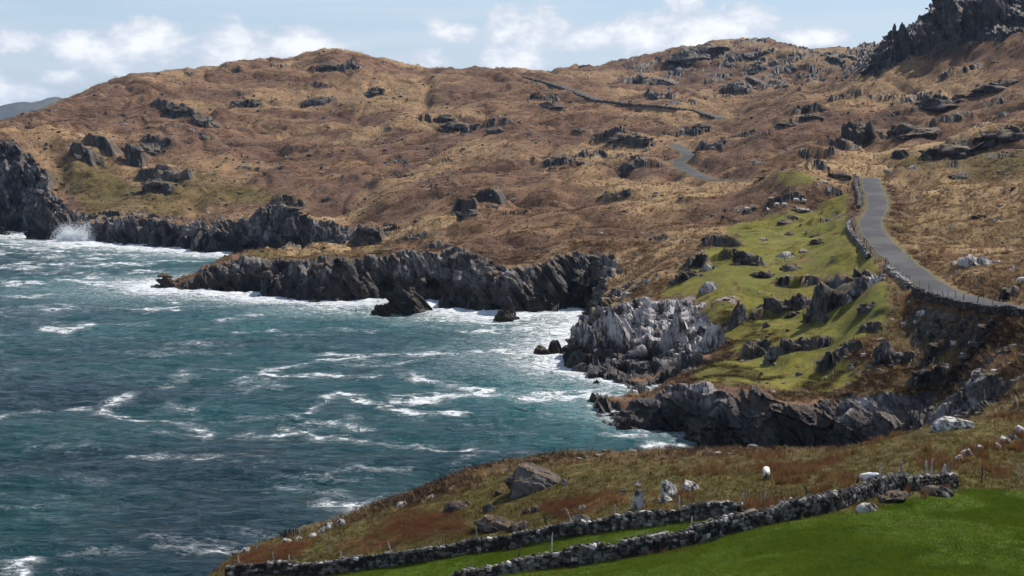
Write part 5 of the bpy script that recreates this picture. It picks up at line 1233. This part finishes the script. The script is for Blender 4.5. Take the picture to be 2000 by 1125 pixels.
# ------------------------------------------------------------------ far mountains, spray
def mountains():
    nu, nv = 260, 40; px = np.linspace(-900, 900, nu); prof = np.interp(px, [-900,-500,-200,-60,0,40,75,115,170,260,420,700,900], [205,214,222,216,214,205,202,196,203,199,206,214,222])
    X = []; Y = []; Zz = []
    for i in range(nu):
        for j in range(nv):
            t = j / (nv - 1); D = 5600 + 1900 * t; hgt = (CAM_H + (270 - prof[i]) / FPX * 6700) * math.sin(min(t / 0.58, 1 + (t - 0.58) * 0.8 / 0.42) * math.pi / 2)
            X.append((px[i] - 1000) / FPX * D); Y.append(D); Zz.append(hgt)
    X, Y, Zz = map(lambda a: np.array(a, np.float32), (X, Y, Zz))
    Zz = Zz + (26 * fbm2(X / 420, Y / 420, 5, 501, 0.55) - 2) * sst(Zz, 0, 60) - 3
    me = grid_mesh('mountain', X, Y, Zz, nu, nv); me.materials.append(plain_material('far_moor', (0.035, 0.034, 0.030), (0.085, 0.075, 0.050), 0.006, 0.95, 0.0))
    o = link(bpy.data.objects.new('mountain_range', me)); tag(o, 'low blue mountains far across the water at the left', kind='structure')
mountains()
def foam_material():
    m, k, b = new_mat('spray_white'); b.inputs['Base Color'].default_value = (0.85, 0.88, 0.9, 1); b.inputs['Roughness'].default_value = 0.9
    t = k.node('ShaderNodeBsdfTranslucent', inp={0: (0.85, 0.88, 0.9, 1)}); mx = k.node('ShaderNodeMixShader', inp={0: 0.5}); k.l.new(b.outputs[0], mx.inputs[1]); k.l.new(t.outputs[0], mx.inputs[2])
    k.l.new(mx.outputs[0], k.n['Material Output'].inputs[0]); return m
M_SPRAY = foam_material()
def spray(px, py, wpx, hpx, n, label, seed):
    g = np.random.default_rng(seed); x0, y0 = sea(px, py); k = y0 / FPX; W_, H_ = wpx * k, hpx * k
    t = g.random(n) ** 1.9; jet = g.integers(0, 7, n); jx = g.normal(size=7) * 0.30; jh = g.uniform(0.4, 1.0, 7); jh[0] = 1.0; jx[0] = 0.1
    z = t * H_ * jh[jet] * g.uniform(0.7, 1.05, n); xx = (jx[jet] * (0.5 + 0.6 * t) + g.normal(size=n) * (0.20 - 0.10 * t)) * W_; yy = g.normal(size=n) * W_ * 0.10
    s_ = g.uniform(0.05, 0.26, n) * (1.2 - 0.85 * t)
    c = np.stack([xx, yy, z], 1); a = g.normal(size=(n, 3, 3)) * s_[:, None, None]; V = (c[:, None] + a).reshape(-1, 3)
    o = link(bpy.data.objects.new('wave_spray', mesh_from('wave_spray', V, [(3 * i, 3 * i + 1, 3 * i + 2) for i in range(n)], M_SPRAY))); o.location = (x0, y0, 0.2); tag(o, label, kind='stuff')
spray(158, 474, 80, 46, 34000, 'white plume of a wave bursting against the far rocks', 3)
spray(215, 478, 70, 9, 2200, 'low white surf along the far ledge', 4)
spray(45, 460, 40, 9, 900, 'low white surf under the great left cliff', 5)
spray(345, 485, 60, 8, 1500, 'low white surf below the ledge beyond the promontory', 6)
spray(1152, 752, 14, 8, 300, 'small splash at the foot of the pale sea crag', 7)

# ------------------------------------------------------------------ ground cover (uncountable)
def tuft_mesh(name, n, h, spread, wid, droop, seed, mat, leafy=False):
    g = np.random.default_rng(seed); V = []; F = []
    for i in range(n):
        a = g.uniform(0, 6.283); r = spread * g.random() ** 0.6 * 0.45; hh = h * g.uniform(0.5, 1.0); w_ = wid * g.uniform(0.7, 1.3)
        d = np.array([math.cos(a), math.sin(a), 0]); s_ = np.array([-d[1], d[0], 0]); b0 = d * r; lean = d * (droop * hh * g.uniform(0.4, 1.2))
        k0 = len(V)
        if leafy:
            c = b0 * 1.8 + np.array([0, 0, hh * g.uniform(0.25, 0.95)]); q = g.normal(size=(3, 3)); q /= np.linalg.norm(q, axis=1, keepdims=True)
            V += [c + q[0] * w_, c + q[1] * w_, c + q[2] * w_]; F.append((k0, k0 + 1, k0 + 2))
        else:
            V += [b0 - s_ * w_, b0 + s_ * w_, b0 + lean * 0.4 + s_ * w_ * 0.7 + [0, 0, hh * 0.6], b0 + lean * 0.4 - s_ * w_ * 0.7 + [0, 0, hh * 0.6], b0 + lean + [0, 0, hh * 0.92]]
            F += [(k0, k0 + 1, k0 + 2, k0 + 3), (k0 + 3, k0 + 2, k0 + 4)]
    me = mesh_from(name, V, F, mat); o = bpy.data.objects.new(name, me); return o
def leaf_material(name, cols):
    m, k, b = new_mat(name); oi = k.node('ShaderNodeObjectInfo'); n = k.noise(world_pos(k), 0.16, 4, 0.6)
    r = k.math('ADD', k.math('MULTIPLY', oi.outputs['Random'], 0.55), k.math('MULTIPLY', n, 0.55))
    cr = k.node('ShaderNodeValToRGB'); k.l.new(r, cr.inputs[0]); e = cr.color_ramp.elements
    e[0].position = 0.2; e[0].color = (*cols[0], 1); e[1].position = 0.85; e[1].color = (*cols[-1], 1)
    for i, c in enumerate(cols[1:-1]): x = e.new(0.2 + 0.65 * (i + 1) / (len(cols) - 1)); x.color = (*c, 1)
    k.l.new(cr.outputs[0], b.inputs['Base Color']); b.inputs['Roughness'].default_value = 0.9; b.inputs['Specular IOR Level'].default_value = 0.15
    t = k.node('ShaderNodeBsdfTranslucent'); k.l.new(cr.outputs[0], t.inputs[0]); mx = k.node('ShaderNodeMixShader', inp={0: 0.5}); k.l.new(b.outputs[0], mx.inputs[1]); k.l.new(t.outputs[0], mx.inputs[2]); k.l.new(mx.outputs[0], k.n['Material Output'].inputs[0])
    return m
def scatter(name, label, proto, pos, scl, rotz, tilt=0.0):
    me = bpy.data.meshes.new(name); me.vertices.add(len(pos)); me.vertices.foreach_set('co', np.asarray(pos, np.float32).ravel())
    a = me.attributes.new('size', 'FLOAT_VECTOR', 'POINT'); a.data.foreach_set('vector', np.asarray(scl, np.float32).ravel())
    a = me.attributes.new('turn', 'FLOAT_VECTOR', 'POINT'); rv = np.zeros((len(pos), 3), np.float32); rv[:, 2] = rotz; rv[:, 0] = tilt * rng.normal(size=len(pos)); a.data.foreach_set('vector', rv.ravel())
    o = link(bpy.data.objects.new(name, me)); tag(o, label, kind='stuff')
    t = bpy.data.node_groups.new(name, 'GeometryNodeTree'); t.interface.new_socket('Geometry', in_out='INPUT', socket_type='NodeSocketGeometry'); t.interface.new_socket('Geometry', in_out='OUTPUT', socket_type='NodeSocketGeometry')
    N = t.nodes; L = t.links; gi = N.new('NodeGroupInput'); go = N.new('NodeGroupOutput'); ip = N.new('GeometryNodeInstanceOnPoints'); oi = N.new('GeometryNodeObjectInfo'); oi.inputs[0].default_value = proto; oi.inputs['As Instance'].default_value = True
    s_ = N.new('GeometryNodeInputNamedAttribute'); s_.data_type = 'FLOAT_VECTOR'; s_.inputs[0].default_value = 'size'; r_ = N.new('GeometryNodeInputNamedAttribute'); r_.data_type = 'FLOAT_VECTOR'; r_.inputs[0].default_value = 'turn'
    L.new(gi.outputs[0], ip.inputs['Points']); L.new(oi.outputs['Geometry'], ip.inputs['Instance']); L.new(s_.outputs[0], ip.inputs['Scale']); L.new(r_.outputs[0], ip.inputs['Rotation']); L.new(ip.outputs[0], go.inputs[0])
    o.modifiers.new('scatter', 'NODES').node_group = t
    return o
def pick(prob, n):
    """random land points, prob per grid vertex; the grid is finest where the ground is seen"""
    p = np.clip(prob, 0, None).astype(np.float64); p[~keep] = 0; p /= p.sum(); i = rng.choice(len(p), n, replace=True, p=p)
    j = rng.random(n).astype(np.float32) - 0.5; st = (YY[i] * 0.0012)
    x = XX[i] + j * st * 2; y = YY[i] + (rng.random(n) - 0.5) * 0.35; return x, y, ZZ[i], i
ROCKF = ROCK.ravel(); RDF = RD.ravel(); SDF = SD.ravel(); PXF = PX.ravel(); PYF = PY.ravel()
veg = (1 - np.clip(ROCKF * 2.0, 0, 1)) * (1 - np.clip(RDF * 1.5, 0, 1)) * sst(SDF, 3, 6) * (1 - lawn)
inview = ((PXF > -150) & (PXF < 2150)).astype(np.float32)
patch = sst(fbm2(fx_ / 7, fy_ / 7, 3, 601, 0.6), -0.15, 0.35); patch2 = sst(fbm2(fx_ / 16 + 9, fy_ / 16, 4, 611, 0.6), 0.02, 0.35)
M_STRAW = leaf_material('dead_grass', [(0.075, 0.046, 0.027), (0.135, 0.085, 0.050), (0.255, 0.172, 0.095), (0.400, 0.285, 0.150)])
M_HEATH = leaf_material('heather', [(0.016, 0.011, 0.008), (0.034, 0.021, 0.013), (0.060, 0.036, 0.020)])
M_BRACK = leaf_material('bracken', [(0.080, 0.028, 0.014), (0.150, 0.060, 0.030), (0.220, 0.105, 0.050)])
M_OLIVE = leaf_material('heath_grass', [(0.050, 0.043, 0.011), (0.088, 0.074, 0.020), (0.125, 0.098, 0.030), (0.175, 0.120, 0.050)])
M_LAWN = leaf_material('pasture_grass', [(0.046, 0.082, 0.004), (0.092, 0.145, 0.008), (0.155, 0.205, 0.016)])
T_STRAW = tuft_mesh('straw_tuft', 16, 0.55, 0.55, 0.020, 0.55, 1, M_STRAW); T_HEATH = tuft_mesh('heather_clump', 70, 0.6, 1.0, 0.085, 0.3, 2, M_HEATH, True)
T_BRACK = tuft_mesh('bracken_clump', 60, 0.5, 1.0, 0.075, 0.3, 3, M_BRACK, True); T_OLIVE = tuft_mesh('heath_tuft', 16, 0.22, 0.7, 0.018, 0.8, 4, M_OLIVE); T_LAWN = tuft_mesh('lawn_tuft', 18, 0.11, 0.8, 0.012, 0.8, 5, M_LAWN)
T_RUSH = tuft_mesh('rush_tuft', 26, 0.85, 0.5, 0.012, 0.28, 6, leaf_material('rushes', [(0.070, 0.034, 0.014), (0.150, 0.075, 0.032), (0.22, 0.12, 0.055)]))
def cover_of(name, label, proto, prob, n, s0, s1, far_gain=0.0, flat=1.0):
    x, y, z, i = pick(prob * inview, n); s_ = rng.uniform(s0, s1, n) * (1 + far_gain * sst(y, 250, 700))
    scatter(name, label, proto, np.stack([x, y, z - 0.03], 1), np.stack([s_, s_, s_ * flat * rng.uniform(0.75, 1.2, n)], 1), rng.uniform(0, 6.28, n), 0.15)
T_STONE = bpy.data.objects.new('loose_stone_shape', STONES[4]); T_STONE2 = bpy.data.objects.new('loose_stone_shape', STONES[5])
turfm = np.clip(turf, 0, 1); nf = 1 - sst(fy_, 112, 124)
rocky_ = (0.15 + sst(fbm2(fx_ / 22, fy_ / 22, 4, 641, 0.6), 0.0, 0.4) + 1.5 * np.clip(ROCKF, 0, 0.4)) * (1 - lawn) * sst(SDF, 5, 9) * (1 - np.clip(RDF * 1.5, 0, 1))
cover_of('scattered_pale_stones', 'small pale stones strewn over the moor', T_STONE, rocky_ * (1 - nf) * (1 - turfm * 0.8), 2200, 0.25, 0.75, 0.9, 0.7)
cover_of('scattered_dark_stones', 'small dark stones strewn over the moor', T_STONE2, rocky_ * (1 - nf) * (1 - turfm * 0.8), 2200, 0.3, 1.0, 0.9, 0.7)
cover_of('moor_grass', 'tawny dead moor grass over the hillsides', T_STRAW, veg * (1 - turfm) * (1 - nf) * (0.35 + patch * (0.4 + straw)) * (1 - 0.6 * olive * (fy_ < 205)) * (1 - 0.65 * sst(fy_, 300, 450)), 70000, 0.6, 1.3, 0.3)
cover_of('heather', 'dark heather in patches over the hillsides', T_HEATH, veg * (1 - turfm * 0.93) * (1 - nf) * (0.05 + patch2) * (1 - 0.85 * straw) * (1 - 0.75 * olive * (fy_ < 205)), 24000, 0.5, 1.25, 0.5, 0.7)
cover_of('heath_grass', 'olive and fawn heath grass on the foreground headland', T_OLIVE, veg * nf, 40000, 0.6, 1.2)
cover_of('bracken', 'russet dead bracken in drifts', T_BRACK, veg * np.clip(rust, 0, 1) * (0.15 + patch), 3200, 0.4, 0.8, 0, 0.6)
cover_of('rushes', 'tall brown rush tussocks on the heath', T_RUSH, veg * nf * sst(fbm2(fx_ / 5, fy_ / 5, 3, 621, 0.6), 0.18, 0.5) * sst(PXF, 1150, 1500), 900, 0.6, 1.05)
cover_of('pasture_grass', 'short rich green pasture grass', T_LAWN, lawn * (0.25 + patch) * ((PXF < 2080) & (PYF < 1160)), 90000, 0.4, 1.2)
cover_of('bank_scrub', 'dark scrub along the lane bank and rock edges', T_HEATH, veg * (1 - nf) * (np.clip(ROCKF * 4, 0, 1) * 0 + sst(np.clip(RDF, 0, 1), 0.02, 0.2) * 0.6 + np.exp(-((SDF - 10) / 5) ** 2) * 0.4) * patch * sst(-fy_, -420, -350), 5000, 0.5, 1.1, 0, 0.8)

def roadside():
    pts = []; q, hw = road_paths[0]; t, rgt = path_frames(q)
    for i in range(len(q)):
        for _ in range(4):
            off = hw + 1.1 + rng.gamma(1.5, 0.9)
            if q[i, 1] > 175 and pn2(np.float32(q[i, 0] / 7), np.float32(q[i, 1] / 7 + off / 5), 631) > -0.12: x_, y_ = q[i, :2] - rgt[i] * SS * off; pts.append((x_ + rng.normal() * .4, y_ + rng.normal() * .4))
    pts = np.array([(a, b, ground_z(a, b) - 0.05) for a, b in pts]); s_ = rng.uniform(0.6, 1.5, len(pts))
    scatter('roadside_heather', 'dark heather and scrub along the uphill bank of the lane', T_HEATH, pts, np.stack([s_, s_, s_ * 0.85], 1), rng.uniform(0, 6.28, len(pts)), 0.15)
roadside()
# ------------------------------------------------------------------ haze: the sea air between here and the mountains
def haze():
    x0, x1, y0, y1, z0, z1 = -7600, 7600, -60, 11900, -10.5, 330
    V = [(x0,y0,z0),(x1,y0,z0),(x1,y1,z0),(x0,y1,z0),(x0,y0,z1),(x1,y0,z1),(x1,y1,z1),(x0,y1,z1)]
    me = mesh_from('haze', V, [(0,3,2,1),(4,5,6,7),(0,1,5,4),(1,2,6,5),(2,3,7,6),(3,0,4,7)])
    m = bpy.data.materials.new('sea_haze'); m.use_nodes = True; k = NT(m.node_tree); k.n.clear(); out = k.node('ShaderNodeOutputMaterial')
    v = k.node('ShaderNodeVolumePrincipled'); v.inputs['Color'].default_value = (0.42, 0.64, 1.0, 1); v.inputs['Density'].default_value = 0.000038; v.inputs['Anisotropy'].default_value = 0.2
    k.l.new(v.outputs[0], out.inputs['Volume']); me.materials.append(m)
    o = link(bpy.data.objects.new('haze', me)); tag(o, 'thin blue sea haze over the whole bay', kind='stuff')
haze()
